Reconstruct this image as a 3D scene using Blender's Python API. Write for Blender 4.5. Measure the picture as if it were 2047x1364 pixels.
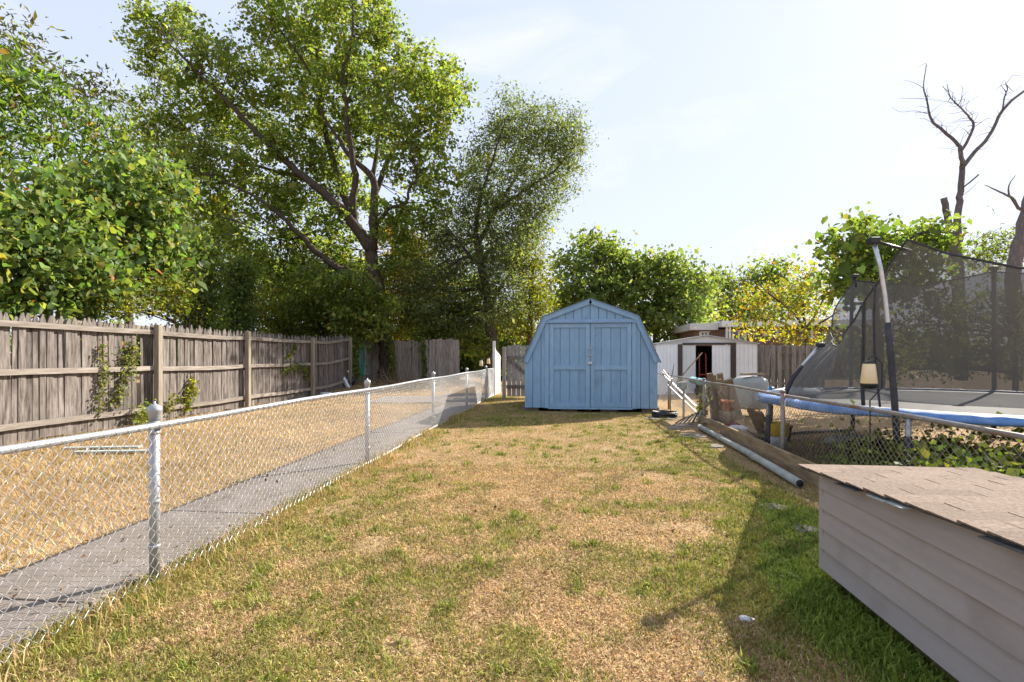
import bpy, math, random
import numpy as np
from mathutils import Vector, Matrix
random.seed(7); RNG = np.random.default_rng(11)
PI = math.pi
scene = bpy.context.scene
for o in list(bpy.data.objects): bpy.data.objects.remove(o)

# ---------------------------------------------------------------- camera, sky, sun, exposure
FPX, CX, HY, H = 1010.0, 1023.5, 714.0, 1.3       # focal in photo pixels, centre column, horizon row, camera height
YAW = math.atan(101.5 / FPX)
SN, CS = math.sin(YAW), math.cos(YAW)
cam_d = bpy.data.cameras.new('camera'); cam = bpy.data.objects.new('camera', cam_d)
scene.collection.objects.link(cam); scene.camera = cam
cam_d.sensor_width = 36; cam_d.lens = 36 * FPX / 2047; cam_d.shift_y = (HY - 682) / 2047
cam_d.clip_start = 0.05; cam_d.clip_end = 2000
cam.location = (0, 0, H); cam.rotation_euler = (PI / 2, 0, YAW)
SUNV = Vector((1.05, 1.10, 1.0)).normalized()      # towards the sun
SUN_EL = math.asin(SUNV.z); SUN_AZ = math.atan2(SUNV.x, SUNV.y)
w = bpy.data.worlds.new('World'); scene.world = w; w.use_nodes = True
nt = w.node_tree; nt.nodes.clear()
sky = nt.nodes.new('ShaderNodeTexSky'); sky.sky_type = 'NISHITA'; sky.sun_disc = False
sky.sun_elevation = SUN_EL; sky.sun_rotation = SUN_AZ
sky.air_density = 1.0; sky.dust_density = 0.5; sky.ozone_density = 2.0; sky.altitude = 20
bg = nt.nodes.new('ShaderNodeBackground'); bg.inputs['Strength'].default_value = 0.15
wo = nt.nodes.new('ShaderNodeOutputWorld')
gm = nt.nodes.new('ShaderNodeGamma'); gm.inputs['Gamma'].default_value = 0.17         # compress the sky's range as the photograph does
tnt = nt.nodes.new('ShaderNodeVectorMath'); tnt.operation = 'MULTIPLY'; tnt.inputs[1].default_value = (1.47, 1.535, 1.80)
tcw = nt.nodes.new('ShaderNodeTexCoord'); mpw = nt.nodes.new('ShaderNodeMapping'); mpw.inputs['Scale'].default_value = (1.6, 1.6, 5.0)
nzw = nt.nodes.new('ShaderNodeTexNoise'); nzw.inputs['Scale'].default_value = 2.2; nzw.inputs['Detail'].default_value = 7; nzw.inputs['Distortion'].default_value = 0.6
rpw = nt.nodes.new('ShaderNodeValToRGB'); rpw.color_ramp.elements[0].position = 0.52; rpw.color_ramp.elements[1].position = 0.85
rpw.color_ramp.elements[0].color = (0, 0, 0, 1); rpw.color_ramp.elements[1].color = (0.8, 0.8, 0.8, 1)
mxw = nt.nodes.new('ShaderNodeMix'); mxw.data_type = 'RGBA'; mxw.inputs['B'].default_value = (2.3, 2.32, 2.38, 1)
nt.links.new(tcw.outputs['Generated'], mpw.inputs[0]); nt.links.new(mpw.outputs[0], nzw.inputs['Vector']); nt.links.new(nzw.outputs['Fac'], rpw.inputs[0])
nt.links.new(sky.outputs[0], gm.inputs[0]); nt.links.new(gm.outputs[0], tnt.inputs[0]); nt.links.new(rpw.outputs[0], mxw.inputs['Factor'])
nt.links.new(tnt.outputs[0], mxw.inputs['A']); nt.links.new(mxw.outputs['Result'], bg.inputs[0]); nt.links.new(bg.outputs[0], wo.inputs[0])
sd = bpy.data.lights.new('sun', 'SUN'); sd.energy = 3.9; sd.angle = math.radians(0.5); sd.color = (1.0, 0.93, 0.82)
so = bpy.data.objects.new('sun', sd); scene.collection.objects.link(so)
so.rotation_euler = (-SUNV).to_track_quat('-Z', 'Y').to_euler(); so.location = (40, 42, 38)
scene.view_settings.view_transform = 'Standard'; scene.view_settings.look = 'None'
scene.view_settings.exposure = 1.68; scene.view_settings.gamma = 1; scene.view_settings.use_curve_mapping = False
scene.cycles.max_bounces = 8; scene.cycles.transparent_max_bounces = 16
scene.cycles.sample_clamp_indirect = 8; scene.cycles.use_denoising = True

# ---------------------------------------------------------------- pixel -> place
def ray(px, py):
    u = (px - CX) / FPX; v = (HY - py) / FPX
    return Vector((-SN + u * CS, CS + u * SN, v))
def gnd(px, py, z=0.0):
    d = ray(px, py); t = (z - H) / d.z; return Vector((0, 0, H)) + d * t
def atY(px, py, Y):
    d = ray(px, py); return Vector((0, 0, H)) + d * (Y / d.y)
def atX(px, py, X):
    d = ray(px, py); return Vector((0, 0, H)) + d * (X / d.x)
def sstep(a, b, x):
    t = np.clip((np.asarray(x, float) - a) / (b - a), 0, 1); return t * t * (3 - 2 * t)
def hz(x, y):                                       # ground height
    x = np.asarray(x, float); y = np.asarray(y, float)
    return 0.28 * sstep(15.5, 20.5, y) * sstep(-3.0, -4.5, x) + 0.015 * np.sin(x * 2.1 + y) * np.cos(y * 1.3 - x) * sstep(0.3, 1.2, np.abs(y) + 0.3) * 0.6
def hzf(x, y): return float(hz(x, y))
def vnoise(x, y, s, seed=0):                        # value noise, vectorised
    x = np.asarray(x, float) / s + seed * 17.3; y = np.asarray(y, float) / s + seed * 9.1
    xi = np.floor(x); yi = np.floor(y); fx = x - xi; fy = y - yi
    def hsh(a, b): return np.modf(np.abs(np.sin(a * 127.1 + b * 311.7) * 43758.5453))[0]
    ux = fx * fx * (3 - 2 * fx); uy = fy * fy * (3 - 2 * fy)
    return (hsh(xi, yi) * (1 - ux) + hsh(xi + 1, yi) * ux) * (1 - uy) + (hsh(xi, yi + 1) * (1 - ux) + hsh(xi + 1, yi + 1) * ux) * uy

# ---------------------------------------------------------------- materials
def mat(name, col, rough=0.65, var=0.18, scale=6.0, metallic=0.0, bump=0.15, col2=None, stretch=(1, 1, 1),
        spec=0.3, objvar=0.12, bscale=None, stain=None, stain_scale=1.5, stain_lo=0.5):
    m = bpy.data.materials.new(name); m.use_nodes = True; t = m.node_tree; N = t.nodes; L = t.links
    b = N['Principled BSDF']; b.inputs['Roughness'].default_value = rough; b.inputs['Metallic'].default_value = metallic
    b.inputs['Specular IOR Level'].default_value = spec
    tc = N.new('ShaderNodeTexCoord'); oi = N.new('ShaderNodeObjectInfo')
    mul = N.new('ShaderNodeMath'); mul.operation = 'MULTIPLY'; mul.inputs[1].default_value = 47.0
    L.new(oi.outputs['Random'], mul.inputs[0])
    add = N.new('ShaderNodeVectorMath'); add.operation = 'ADD'
    L.new(tc.outputs['Object'], add.inputs[0]); L.new(mul.outputs[0], add.inputs[1])
    mp = N.new('ShaderNodeMapping'); mp.inputs['Scale'].default_value = stretch; L.new(add.outputs[0], mp.inputs[0])
    nz = N.new('ShaderNodeTexNoise'); nz.inputs['Scale'].default_value = scale; nz.inputs['Detail'].default_value = 8; nz.inputs['Roughness'].default_value = 0.65
    L.new(mp.outputs[0], nz.inputs['Vector'])
    c2 = col2 if col2 else tuple(min(1, c * (1 + var)) for c in col); c1 = col if col2 else tuple(c * (1 - var) for c in col)
    rp = N.new('ShaderNodeValToRGB'); rp.color_ramp.elements[0].position = 0.33; rp.color_ramp.elements[1].position = 0.68
    rp.color_ramp.elements[0].color = (*c1, 1); rp.color_ramp.elements[1].color = (*c2, 1)
    L.new(nz.outputs['Fac'], rp.inputs[0]); out = rp.outputs[0]
    if stain:
        n2 = N.new('ShaderNodeTexNoise'); n2.inputs['Scale'].default_value = stain_scale; n2.inputs['Detail'].default_value = 6
        L.new(add.outputs[0], n2.inputs['Vector'])
        r2 = N.new('ShaderNodeValToRGB'); r2.color_ramp.elements[0].position = stain_lo; r2.color_ramp.elements[1].position = stain_lo + 0.2
        L.new(n2.outputs['Fac'], r2.inputs[0])
        mx = N.new('ShaderNodeMix'); mx.data_type = 'RGBA'; L.new(r2.outputs[0], mx.inputs['Factor'])
        L.new(out, mx.inputs['A']); mx.inputs['B'].default_value = (*stain, 1); out = mx.outputs['Result']
    if objvar:
        mr = N.new('ShaderNodeMapRange'); mr.inputs['To Min'].default_value = 1 - objvar; mr.inputs['To Max'].default_value = 1 + objvar
        L.new(oi.outputs['Random'], mr.inputs['Value'])
        vm = N.new('ShaderNodeVectorMath'); vm.operation = 'SCALE'; L.new(out, vm.inputs[0]); L.new(mr.outputs[0], vm.inputs['Scale']); out = vm.outputs[0]
    L.new(out, b.inputs['Base Color'])
    if bump:
        bn = N.new('ShaderNodeBump'); bn.inputs['Strength'].default_value = bump; bn.inputs['Distance'].default_value = 0.01
        if bscale:
            n3 = N.new('ShaderNodeTexNoise'); n3.inputs['Scale'].default_value = bscale; n3.inputs['Detail'].default_value = 4
            L.new(mp.outputs[0], n3.inputs['Vector']); L.new(n3.outputs['Fac'], bn.inputs['Height'])
        else: L.new(nz.outputs['Fac'], bn.inputs['Height'])
        L.new(bn.outputs[0], b.inputs['Normal'])
    return m
def leafmat(name, trans=0.45, rough=0.5, warm=(1.55, 1.58, 0.62), spec=0.3):
    m = bpy.data.materials.new(name); m.use_nodes = True; t = m.node_tree; N = t.nodes; L = t.links
    b = N['Principled BSDF']; b.inputs['Roughness'].default_value = rough; b.inputs['Specular IOR Level'].default_value = spec
    at = N.new('ShaderNodeAttribute'); at.attribute_name = 'col'
    L.new(at.outputs['Color'], b.inputs['Base Color'])
    tr = N.new('ShaderNodeBsdfTranslucent')
    vm = N.new('ShaderNodeVectorMath'); vm.operation = 'MULTIPLY'; vm.inputs[1].default_value = warm
    L.new(at.outputs['Color'], vm.inputs[0]); L.new(vm.outputs[0], tr.inputs['Color'])
    mx = N.new('ShaderNodeMixShader'); mx.inputs[0].default_value = trans
    L.new(b.outputs[0], mx.inputs[1]); L.new(tr.outputs[0], mx.inputs[2]); L.new(mx.outputs[0], N['Material Output'].inputs['Surface'])
    return m
M = {}
M['wood'] = mat('weathered_wood', (0.06, 0.050, 0.044), 0.85, col2=(0.25, 0.218, 0.195), scale=3.2, stretch=(8, 8, 0.9), bump=0.5, objvar=0.28, spec=0.1)
M['wood2'] = mat('grey_wood', (0.17, 0.145, 0.13), 0.85, col2=(0.36, 0.32, 0.29), scale=3.0, stretch=(7, 7, 0.8), bump=0.4, objvar=0.18, spec=0.1)
M['rail_wood'] = mat('rail_wood', (0.16, 0.135, 0.115), 0.85, col2=(0.33, 0.29, 0.25), scale=3.0, stretch=(7, 0.8, 7), bump=0.4, spec=0.1)
M['post_wood'] = mat('post_wood', (0.20, 0.17, 0.13), 0.85, col2=(0.34, 0.30, 0.235), scale=3.0, stretch=(7, 7, 0.8), bump=0.4, spec=0.1)
M['lumber'] = mat('old_lumber', (0.20, 0.145, 0.085), 0.85, col2=(0.38, 0.30, 0.20), scale=3.0, stretch=(5, 1, 1), bump=0.3, objvar=0.2, spec=0.1)
M['timber'] = mat('treated_timber', (0.20, 0.14, 0.085), 0.9, col2=(0.40, 0.30, 0.19), scale=3.0, stretch=(7, 0.8, 7), bump=0.5, spec=0.1)
M['galv'] = mat('galvanised_steel', (0.40, 0.41, 0.43), 0.45, var=0.12, metallic=0.55, scale=20, bump=0.05, spec=0.5)
M['wire'] = mat('bright_wire', (0.68, 0.67, 0.66), 0.42, var=0.1, metallic=0.35, scale=20, bump=0.0, spec=0.5)
M['rust'] = mat('old_galvanised_steel', (0.20, 0.17, 0.15), 0.6, col2=(0.33, 0.31, 0.30), metallic=0.3, scale=15, bump=0.1, stain=(0.24, 0.14, 0.08), stain_scale=5, stain_lo=0.52)
M['rwire'] = mat('old_wire', (0.26, 0.225, 0.195), 0.6, col2=(0.38, 0.35, 0.32), metallic=0.2, scale=15, bump=0.0)
M['concrete'] = mat('concrete', (0.155, 0.13, 0.11), 0.9, col2=(0.25, 0.215, 0.19), scale=4, bump=0.25, bscale=60, stain=(0.20, 0.165, 0.13), stain_scale=1.1, stain_lo=0.5, spec=0.15)
M['blue'] = mat('blue_paint', (0.215, 0.36, 0.52), 0.6, col2=(0.26, 0.42, 0.58), scale=5, bump=0.12, bscale=45, objvar=0.05, stretch=(3, 3, 0.7), stain=(0.195, 0.31, 0.435), stain_scale=2.5, stain_lo=0.56)
M['bluetrim'] = mat('blue_trim_paint', (0.225, 0.37, 0.53), 0.55, col2=(0.275, 0.43, 0.59), scale=5, bump=0.1, objvar=0.06)
M['shingle_dark'] = mat('dark_shingle', (0.06, 0.06, 0.065), 0.95, col2=(0.12, 0.115, 0.11), scale=40, bump=0.4, spec=0.1)
M['shingle'] = mat('brown_shingle', (0.15, 0.112, 0.088), 0.95, col2=(0.27, 0.208, 0.165), scale=60, bump=0.6, objvar=0.12, spec=0.1)
M['felt'] = mat('roofing_felt', (0.05, 0.048, 0.05), 0.9, col2=(0.12, 0.115, 0.11), scale=20, bump=0.3)
M['siding'] = mat('taupe_siding', (0.32, 0.288, 0.282), 0.7, col2=(0.37, 0.333, 0.325), scale=5, bump=0.12, bscale=70, objvar=0.03, stretch=(1, 0.4, 3), stain=(0.275, 0.24, 0.222), stain_scale=3, stain_lo=0.55)
M['white'] = mat('white_paint', (0.68, 0.69, 0.70), 0.5, var=0.07, scale=4, bump=0.05)
M['whitemetal'] = mat('white_sheet_metal', (0.78, 0.79, 0.81), 0.45, var=0.06, scale=3, bump=0.03, stain=(0.70, 0.69, 0.67), stain_scale=1.5, stain_lo=0.6)
M['brown'] = mat('brown_trim', (0.075, 0.055, 0.05), 0.5, scale=5, bump=0.05)
M['black'] = mat('black_plastic', (0.018, 0.018, 0.02), 0.45, var=0.3, scale=12, bump=0.05, spec=0.5)
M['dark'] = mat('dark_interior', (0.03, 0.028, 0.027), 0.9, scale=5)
M['foam'] = mat('dark_foam', (0.055, 0.055, 0.062), 0.8, var=0.25, scale=14, bump=0.2)
M['steel'] = mat('bright_steel', (0.60, 0.61, 0.63), 0.3, metallic=0.8, scale=10, bump=0.02)
M['mat'] = mat('jumping_mat', (0.105, 0.10, 0.10), 0.65, var=0.15, scale=3, bump=0.1, bscale=120, spec=0.35)
M['bluepad'] = mat('blue_vinyl', (0.04, 0.14, 0.40), 0.45, col2=(0.17, 0.31, 0.56), scale=5, bump=0.4, bscale=9, spec=0.5)
M['pvc'] = mat('grey_pvc', (0.24, 0.26, 0.235), 0.6, col2=(0.38, 0.40, 0.37), scale=6, bump=0.05, stain=(0.30, 0.29, 0.22), stain_scale=4, stain_lo=0.55)
M['red'] = mat('red_paint', (0.20, 0.03, 0.03), 0.4, scale=5)
M['yellow'] = mat('yellow_plastic', (0.72, 0.46, 0.02), 0.4, var=0.1, scale=5)
M['orange'] = mat('orange_clay', (0.55, 0.19, 0.06), 0.7, scale=6)
M['teal'] = mat('teal_cloth', (0.16, 0.42, 0.46), 0.7, col2=(0.28, 0.55, 0.57), scale=8, bump=0.3)
M['hose'] = mat('green_hose', (0.01, 0.28, 0.20), 0.35, scale=5, bump=0.0, spec=0.5)
M['rag'] = mat('pale_cloth', (0.55, 0.55, 0.56), 0.8, var=0.2, scale=7, bump=0.3)
M['bluetarp'] = mat('blue_tarp', (0.02, 0.16, 0.42), 0.5, scale=6, bump=0.3)
M['tank'] = mat('grey_tank_paint', (0.34, 0.35, 0.33), 0.5, var=0.08, scale=4, bump=0.05)
M['bark'] = mat('bark', (0.045, 0.035, 0.028), 0.95, col2=(0.13, 0.105, 0.085), scale=5, stretch=(4, 4, 0.8), bump=0.9, objvar=0.1, spec=0.1)
M['deadbark'] = mat('dead_bark', (0.10, 0.085, 0.085), 0.95, col2=(0.22, 0.19, 0.18), scale=5, stretch=(4, 4, 0.8), bump=0.8, spec=0.1)
M['lamp'] = mat('amber_lamp_glass', (0.78, 0.62, 0.36), 0.3, var=0.06, scale=4, bump=0.0, spec=0.5)
M['brick'] = mat('red_brick', (0.16, 0.10, 0.085), 0.9, col2=(0.24, 0.16, 0.135), scale=9, bump=0.2)
M['glass'] = mat('window_glass', (0.05, 0.06, 0.07), 0.08, scale=2, bump=0.0, spec=0.8)
M['stone'] = mat('paver_stone', (0.17, 0.145, 0.12), 0.9, col2=(0.28, 0.245, 0.205), scale=7, bump=0.5, stain=(0.23, 0.18, 0.13), stain_scale=3)
M['palegreen'] = mat('pale_green_board', (0.34, 0.38, 0.36), 0.8, scale=6)
M['twig'] = mat('dry_twig', (0.16, 0.10, 0.065), 0.9, col2=(0.30, 0.21, 0.14), scale=9, bump=0.2)
M['leaf'] = leafmat('leaf', 0.58); M['bigleaf'] = leafmat('broad_leaf', 0.5, 0.5, (1.35, 1.38, 0.6), 0.25)
M['grass'] = leafmat('grass_blade', 0.3, 0.6, (1.2, 1.1, 0.7), 0.2)

def ground_mat():
    m = bpy.data.materials.new('dry_soil'); m.use_nodes = True; t = m.node_tree; N = t.nodes; L = t.links
    b = N['Principled BSDF']; b.inputs['Roughness'].default_value = 0.95; b.inputs['Specular IOR Level'].default_value = 0.1
    tc = N.new('ShaderNodeTexCoord')
    n1 = N.new('ShaderNodeTexNoise'); n1.inputs['Scale'].default_value = 0.9; n1.inputs['Detail'].default_value = 8
    n2 = N.new('ShaderNodeTexNoise'); n2.inputs['Scale'].default_value = 45; n2.inputs['Detail'].default_value = 6
    for n in (n1, n2): L.new(tc.outputs['Object'], n.inputs['Vector'])
    r1 = N.new('ShaderNodeValToRGB'); e = r1.color_ramp.elements; e[0].position = 0.35; e[1].position = 0.65
    e[0].color = (0.38, 0.265, 0.155, 1); e[1].color = (0.30, 0.22, 0.12, 1)
    r2 = N.new('ShaderNodeValToRGB'); e = r2.color_ramp.elements; e[0].position = 0.3; e[1].position = 0.7
    e[0].color = (0.55, 0.5, 0.45, 1); e[1].color = (1.2, 1.15, 1.1, 1)
    L.new(n1.outputs['Fac'], r1.inputs[0]); L.new(n2.outputs['Fac'], r2.inputs[0])
    mx = N.new('ShaderNodeMix'); mx.data_type = 'RGBA'; mx.blend_type = 'MULTIPLY'; mx.inputs['Factor'].default_value = 1
    L.new(r1.outputs[0], mx.inputs['A']); L.new(r2.outputs[0], mx.inputs['B']); L.new(mx.outputs['Result'], b.inputs['Base Color'])
    bn = N.new('ShaderNodeBump'); bn.inputs['Strength'].default_value = 0.6; bn.inputs['Distance'].default_value = 0.03
    L.new(n2.outputs['Fac'], bn.inputs['Height']); L.new(bn.outputs[0], b.inputs['Normal'])
    return m
M['ground'] = ground_mat()
def net_mat():
    m = bpy.data.materials.new('safety_net'); m.use_nodes = True; t = m.node_tree; N = t.nodes; L = t.links
    b = N['Principled BSDF']; b.inputs['Base Color'].default_value = (0.115, 0.105, 0.092, 1); b.inputs['Roughness'].default_value = 0.6
    tc = N.new('ShaderNodeTexCoord'); nz = N.new('ShaderNodeTexNoise'); nz.inputs['Scale'].default_value = 1.3; nz.inputs['Detail'].default_value = 4
    L.new(tc.outputs['Object'], nz.inputs['Vector'])
    mr = N.new('ShaderNodeMapRange'); mr.inputs['To Min'].default_value = 0.60; mr.inputs['To Max'].default_value = 0.80
    L.new(nz.outputs['Fac'], mr.inputs['Value'])
    tp = N.new('ShaderNodeBsdfTransparent'); mx = N.new('ShaderNodeMixShader')
    L.new(mr.outputs[0], mx.inputs[0]); L.new(tp.outputs[0], mx.inputs[1]); L.new(b.outputs[0], mx.inputs[2])
    L.new(mx.outputs[0], N['Material Output'].inputs['Surface'])
    return m
M['net'] = net_mat()

# ---------------------------------------------------------------- mesh helpers
COL = scene.collection
class MB:
    def __init__(s): s.v = []; s.f = []; s.sm = []
    def add(s, vs, fs, smooth=False):
        n = len(s.v); s.v += [tuple(v) for v in vs]; s.f += [tuple(i + n for i in f) for f in fs]; s.sm += [smooth] * len(fs); return s
    def hexa(s, p):                                 # 8 points: bottom ring 0-3, top ring 4-7
        return s.add(p, [(3, 2, 1, 0), (4, 5, 6, 7), (0, 1, 5, 4), (1, 2, 6, 5), (2, 3, 7, 6), (3, 0, 4, 7)])
    def box(s, a, b):
        (x0, y0, z0), (x1, y1, z1) = a, b
        return s.hexa([(x0, y0, z0), (x1, y0, z0), (x1, y1, z0), (x0, y1, z0), (x0, y0, z1), (x1, y0, z1), (x1, y1, z1), (x0, y1, z1)])
    def bar(s, p, q, wd, th, up=(0, 0, 1)):         # rectangular bar from p to q
        p = Vector(p); q = Vector(q); d = (q - p).normalized(); u = Vector(up)
        sx = d.cross(u)
        if sx.length < 1e-4: sx = d.cross(Vector((1, 0, 0)))
        sx.normalize(); uu = sx.cross(d).normalized(); sx *= wd / 2; uu *= th / 2
        return s.hexa([p - sx - uu, p + sx - uu, q + sx - uu, q - sx - uu, p - sx + uu, p + sx + uu, q + sx + uu, q - sx + uu])
    def tube(s, pts, rad, n=8, caps=True):
        pts = [Vector(p) for p in pts]; k = len(pts)
        if not hasattr(rad, '__len__'): rad = [rad] * k
        ref = None; vs = []
        for i in range(k):
            d = (pts[min(i + 1, k - 1)] - pts[max(i - 1, 0)])
            d = d.normalized() if d.length > 1e-9 else Vector((0, 0, 1))
            if ref is None: ref = d.cross(Vector((0.13, 0.31, 0.94))).normalized() if abs(d.z) < 0.9 else d.cross(Vector((1, 0.1, 0))).normalized()
            ref = (ref - d * ref.dot(d)); ref = ref.normalized() if ref.length > 1e-6 else d.orthogonal().normalized()
            bi = d.cross(ref)
            for j in range(n):
                a = 2 * PI * j / n; vs.append(pts[i] + (ref * math.cos(a) + bi * math.sin(a)) * rad[i])
        fs = [(i * n + j, i * n + (j + 1) % n, (i + 1) * n + (j + 1) % n, (i + 1) * n + j) for i in range(k - 1) for j in range(n)]
        if caps: fs += [tuple(reversed(range(n))), tuple(range((k - 1) * n, k * n))]
        return s.add(vs, fs, True)
    def lathe(s, prof, c=(0, 0, 0), n=16):           # prof: (r, z)
        vs = []; c = Vector(c)
        for r, z in prof:
            for j in range(n): a = 2 * PI * j / n; vs.append((c.x + r * math.cos(a), c.y + r * math.sin(a), c.z + z))
        k = len(prof)
        fs = [(i * n + j, i * n + (j + 1) % n, (i + 1) * n + (j + 1) % n, (i + 1) * n + j) for i in range(k - 1) for j in range(n)]
        fs += [tuple(reversed(range(n))), tuple(range((k - 1) * n, k * n))]
        return s.add(vs, fs, True)
    def prism(s, poly, y0, y1):                     # polygon in XZ extruded along Y
        n = len(poly); vs = [(x, y0, z) for x, z in poly] + [(x, y1, z) for x, z in poly]
        fs = [tuple(range(n)), tuple(reversed(range(n, 2 * n)))] + [(i, i + n, (i + 1) % n + n, (i + 1) % n) for i in range(n)]
        return s.add(vs, fs)
    def mesh(s, name, m):
        me = bpy.data.meshes.new(name); me.from_pydata(s.v, [], s.f); me.materials.append(m)
        me.polygons.foreach_set('use_smooth', s.sm); me.update(); return me
    def build(s, name, m, parent=None, bevel=0.0):
        o = bpy.data.objects.new(name, s.mesh(name, m)); COL.objects.link(o)
        if parent is not None: o.parent = parent; o.matrix_parent_inverse = Matrix.Translation(-parent.location)
        if bevel:
            bv = o.modifiers.new('bevel', 'BEVEL'); bv.width = bevel; bv.segments = 2; bv.limit_method = 'ANGLE'
        return o
def tag(o, label=None, cat=None, group=None, kind=None):
    if label: o['label'] = label
    if cat: o['category'] = cat
    if group: o['group'] = group
    if kind: o['kind'] = kind
    return o
def thing(name, label, cat, loc=(0, 0, 0), group=None):
    o = bpy.data.objects.new(name, None); COL.objects.link(o); o.location = loc; o.empty_display_size = 0.2
    return tag(o, label, cat, group)
def inst(name, me, parent, loc, rot=(0, 0, 0), scale=(1, 1, 1)):   # shared-mesh piece, world placement under an unrotated parent
    o = bpy.data.objects.new(name, me); COL.objects.link(o); o.parent = parent
    o.matrix_parent_inverse = Matrix.Translation(-parent.location) if parent is not None and parent.type == 'EMPTY' else Matrix()
    o.location = loc; o.rotation_euler = rot; o.scale = scale; return o
def np_mesh(name, V, Fc, cols, m, parent=None, smooth=False):
    me = bpy.data.meshes.new(name); nv = len(V); nf, k = Fc.shape
    me.vertices.add(nv); me.vertices.foreach_set('co', V.astype(np.float32).ravel())
    me.loops.add(nf * k); me.loops.foreach_set('vertex_index', Fc.astype(np.int32).ravel())
    me.polygons.add(nf); me.polygons.foreach_set('loop_start', np.arange(0, nf * k, k, dtype=np.int32))
    me.polygons.foreach_set('loop_total', np.full(nf, k, dtype=np.int32))
    if cols is not None:
        at = me.color_attributes.new('col', 'FLOAT_COLOR', 'POINT')
        at.data.foreach_set('color', np.concatenate([cols, np.ones((nv, 1))], 1).astype(np.float32).ravel())
    me.materials.append(m); me.update(calc_edges=True)
    o = bpy.data.objects.new(name, me); COL.objects.link(o)
    if parent is not None: o.parent = parent; o.matrix_parent_inverse = Matrix.Translation(-parent.location)
    return o

# ---------------------------------------------------------------- ground
def axis(lo, hi, step, far):
    a = list(np.arange(lo, hi + 1e-6, step)); out = []; d = step
    x = a[-1]
    while x < far: d *= 1.35; x += d; out.append(min(x, far))
    pre = []; x = a[0]; d = step
    while x > -far: d *= 1.35; x -= d; pre.append(max(x, -far))
    return np.array(pre[::-1] + a + out)
xs = axis(-10, 6, 0.25, 600); ys = axis(-1, 23, 0.25, 900)
GX, GY = np.meshgrid(xs, ys); V = np.stack([GX.ravel(), GY.ravel(), hz(GX, GY).ravel()], 1)
nx = len(xs); idx = np.arange(len(V)).reshape(len(ys), nx)
Fc = np.stack([idx[:-1, :-1].ravel(), idx[:-1, 1:].ravel(), idx[1:, 1:].ravel(), idx[1:, :-1].ravel()], 1)
g = np_mesh('ground', V, Fc, None, M['ground']); g['kind'] = 'structure'
g.data.polygons.foreach_set('use_smooth', [True] * len(g.data.polygons))

# concrete walkway, slabs with joints
wk = bpy.data.objects.new('walkway', None); COL.objects.link(wk); wk['kind'] = 'structure'
y = -0.6
while y < 15.0:
    L_ = random.uniform(1.45, 1.55)
    MB().box((-3.27, y, -0.06), (-2.44, y + L_ - 0.012, 0.022 + random.uniform(0, 0.006))).build('slab', M['concrete'], wk, 0.006)
    y += L_
pd = bpy.data.objects.new('concrete_pad', None); COL.objects.link(pd); pd['kind'] = 'structure'
for i, (x0, x1, y0, y1) in enumerate([(-5.6, -4.05, 13.6, 15.9), (-4.03, -2.44, 15.05, 17.2), (-4.03, -3.3, 13.6, 15.03)]):
    zz = 0.04 + 0.008 * i
    MB().box((x0, y0, -0.1), (x1, y1, zz)).build('slab', M['concrete'], pd, 0.006)
pv = bpy.data.objects.new('stone_path', None); COL.objects.link(pv); pv['kind'] = 'structure'
for (px, py, sx, sy, rz) in [(1318, 838, 0.62, 0.5, 0.1), (1372, 851, 0.5, 0.45, -0.1), (1385, 872, 0.5, 0.4, 0.2), (1348, 856, 0.34, 0.3, 0.4),
                             (1548, 1015, 0.22, 0.2, 0.3), (1612, 1058, 0.2, 0.18, 0.1), (1425, 893, 0.3, 0.3, 0.0)]:
    p = gnd(px, py); poly = [(math.cos(a) * sx / 2 * random.uniform(0.85, 1.15), math.sin(a) * sy / 2 * random.uniform(0.85, 1.15)) for a in np.linspace(0, 2 * PI, 9)[:-1]]
    vs = [(x, y_, -0.05) for x, y_ in poly] + [(x, y_, 0.018) for x, y_ in poly]
    mb = MB().add(vs, [tuple(range(8, 16)), tuple(reversed(range(8)))] + [(i, (i + 1) % 8, (i + 1) % 8 + 8, i + 8) for i in range(8)])
    o = mb.build('paver', M['stone'], pv, 0.008); o.location = (p.x, p.y, hzf(p.x, p.y)); o.rotation_euler.z = rz

# ---------------------------------------------------------------- chain-link fences
def chain_mesh(x, y0, y1, z0, z1, pitch, r, m, parent, name='wire_mesh'):
    vs = []; fs = []; n = int((y1 - y0) / pitch); k = int(round((z1 - z0) / pitch))
    zz = np.linspace(z0, z1, k + 1)
    V = []; Fq = []; c = 0
    for i in range(n):
        yc = y0 + (i + 0.5) * pitch
        ph = np.where(np.arange(k + 1) % 2 == 0, -0.5, 0.5) * (1 if i % 2 == 0 else -1) * pitch * 1.0
        yy = yc + ph + RNG.normal(0, 0.0012, k + 1)
        xx = x + np.where((np.arange(k + 1) + i) % 2 == 0, r * 0.9, -r * 0.9) + 0.012 * np.sin(yc * 2.1 + zz * 3)
        P = np.stack([xx, yy, zz + RNG.normal(0, 0.001, k + 1)], 1)
        ring = np.concatenate([P + np.array([r, 0, 0]), P + np.array([-r * 0.5, r * 0.87, 0]), P + np.array([-r * 0.5, -r * 0.87, 0])], 0)
        V.append(ring); m_ = k + 1; ii = np.arange(k)
        for a in range(3):
            b = (a + 1) % 3
            Fq.append(np.stack([c + a * m_ + ii, c + b * m_ + ii, c + b * m_ + ii + 1, c + a * m_ + ii + 1], 1))
        c += 3 * m_
    o = np_mesh(name, np.concatenate(V), np.concatenate(Fq), None, m, parent); o['kind'] = 'stuff'; return o
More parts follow.
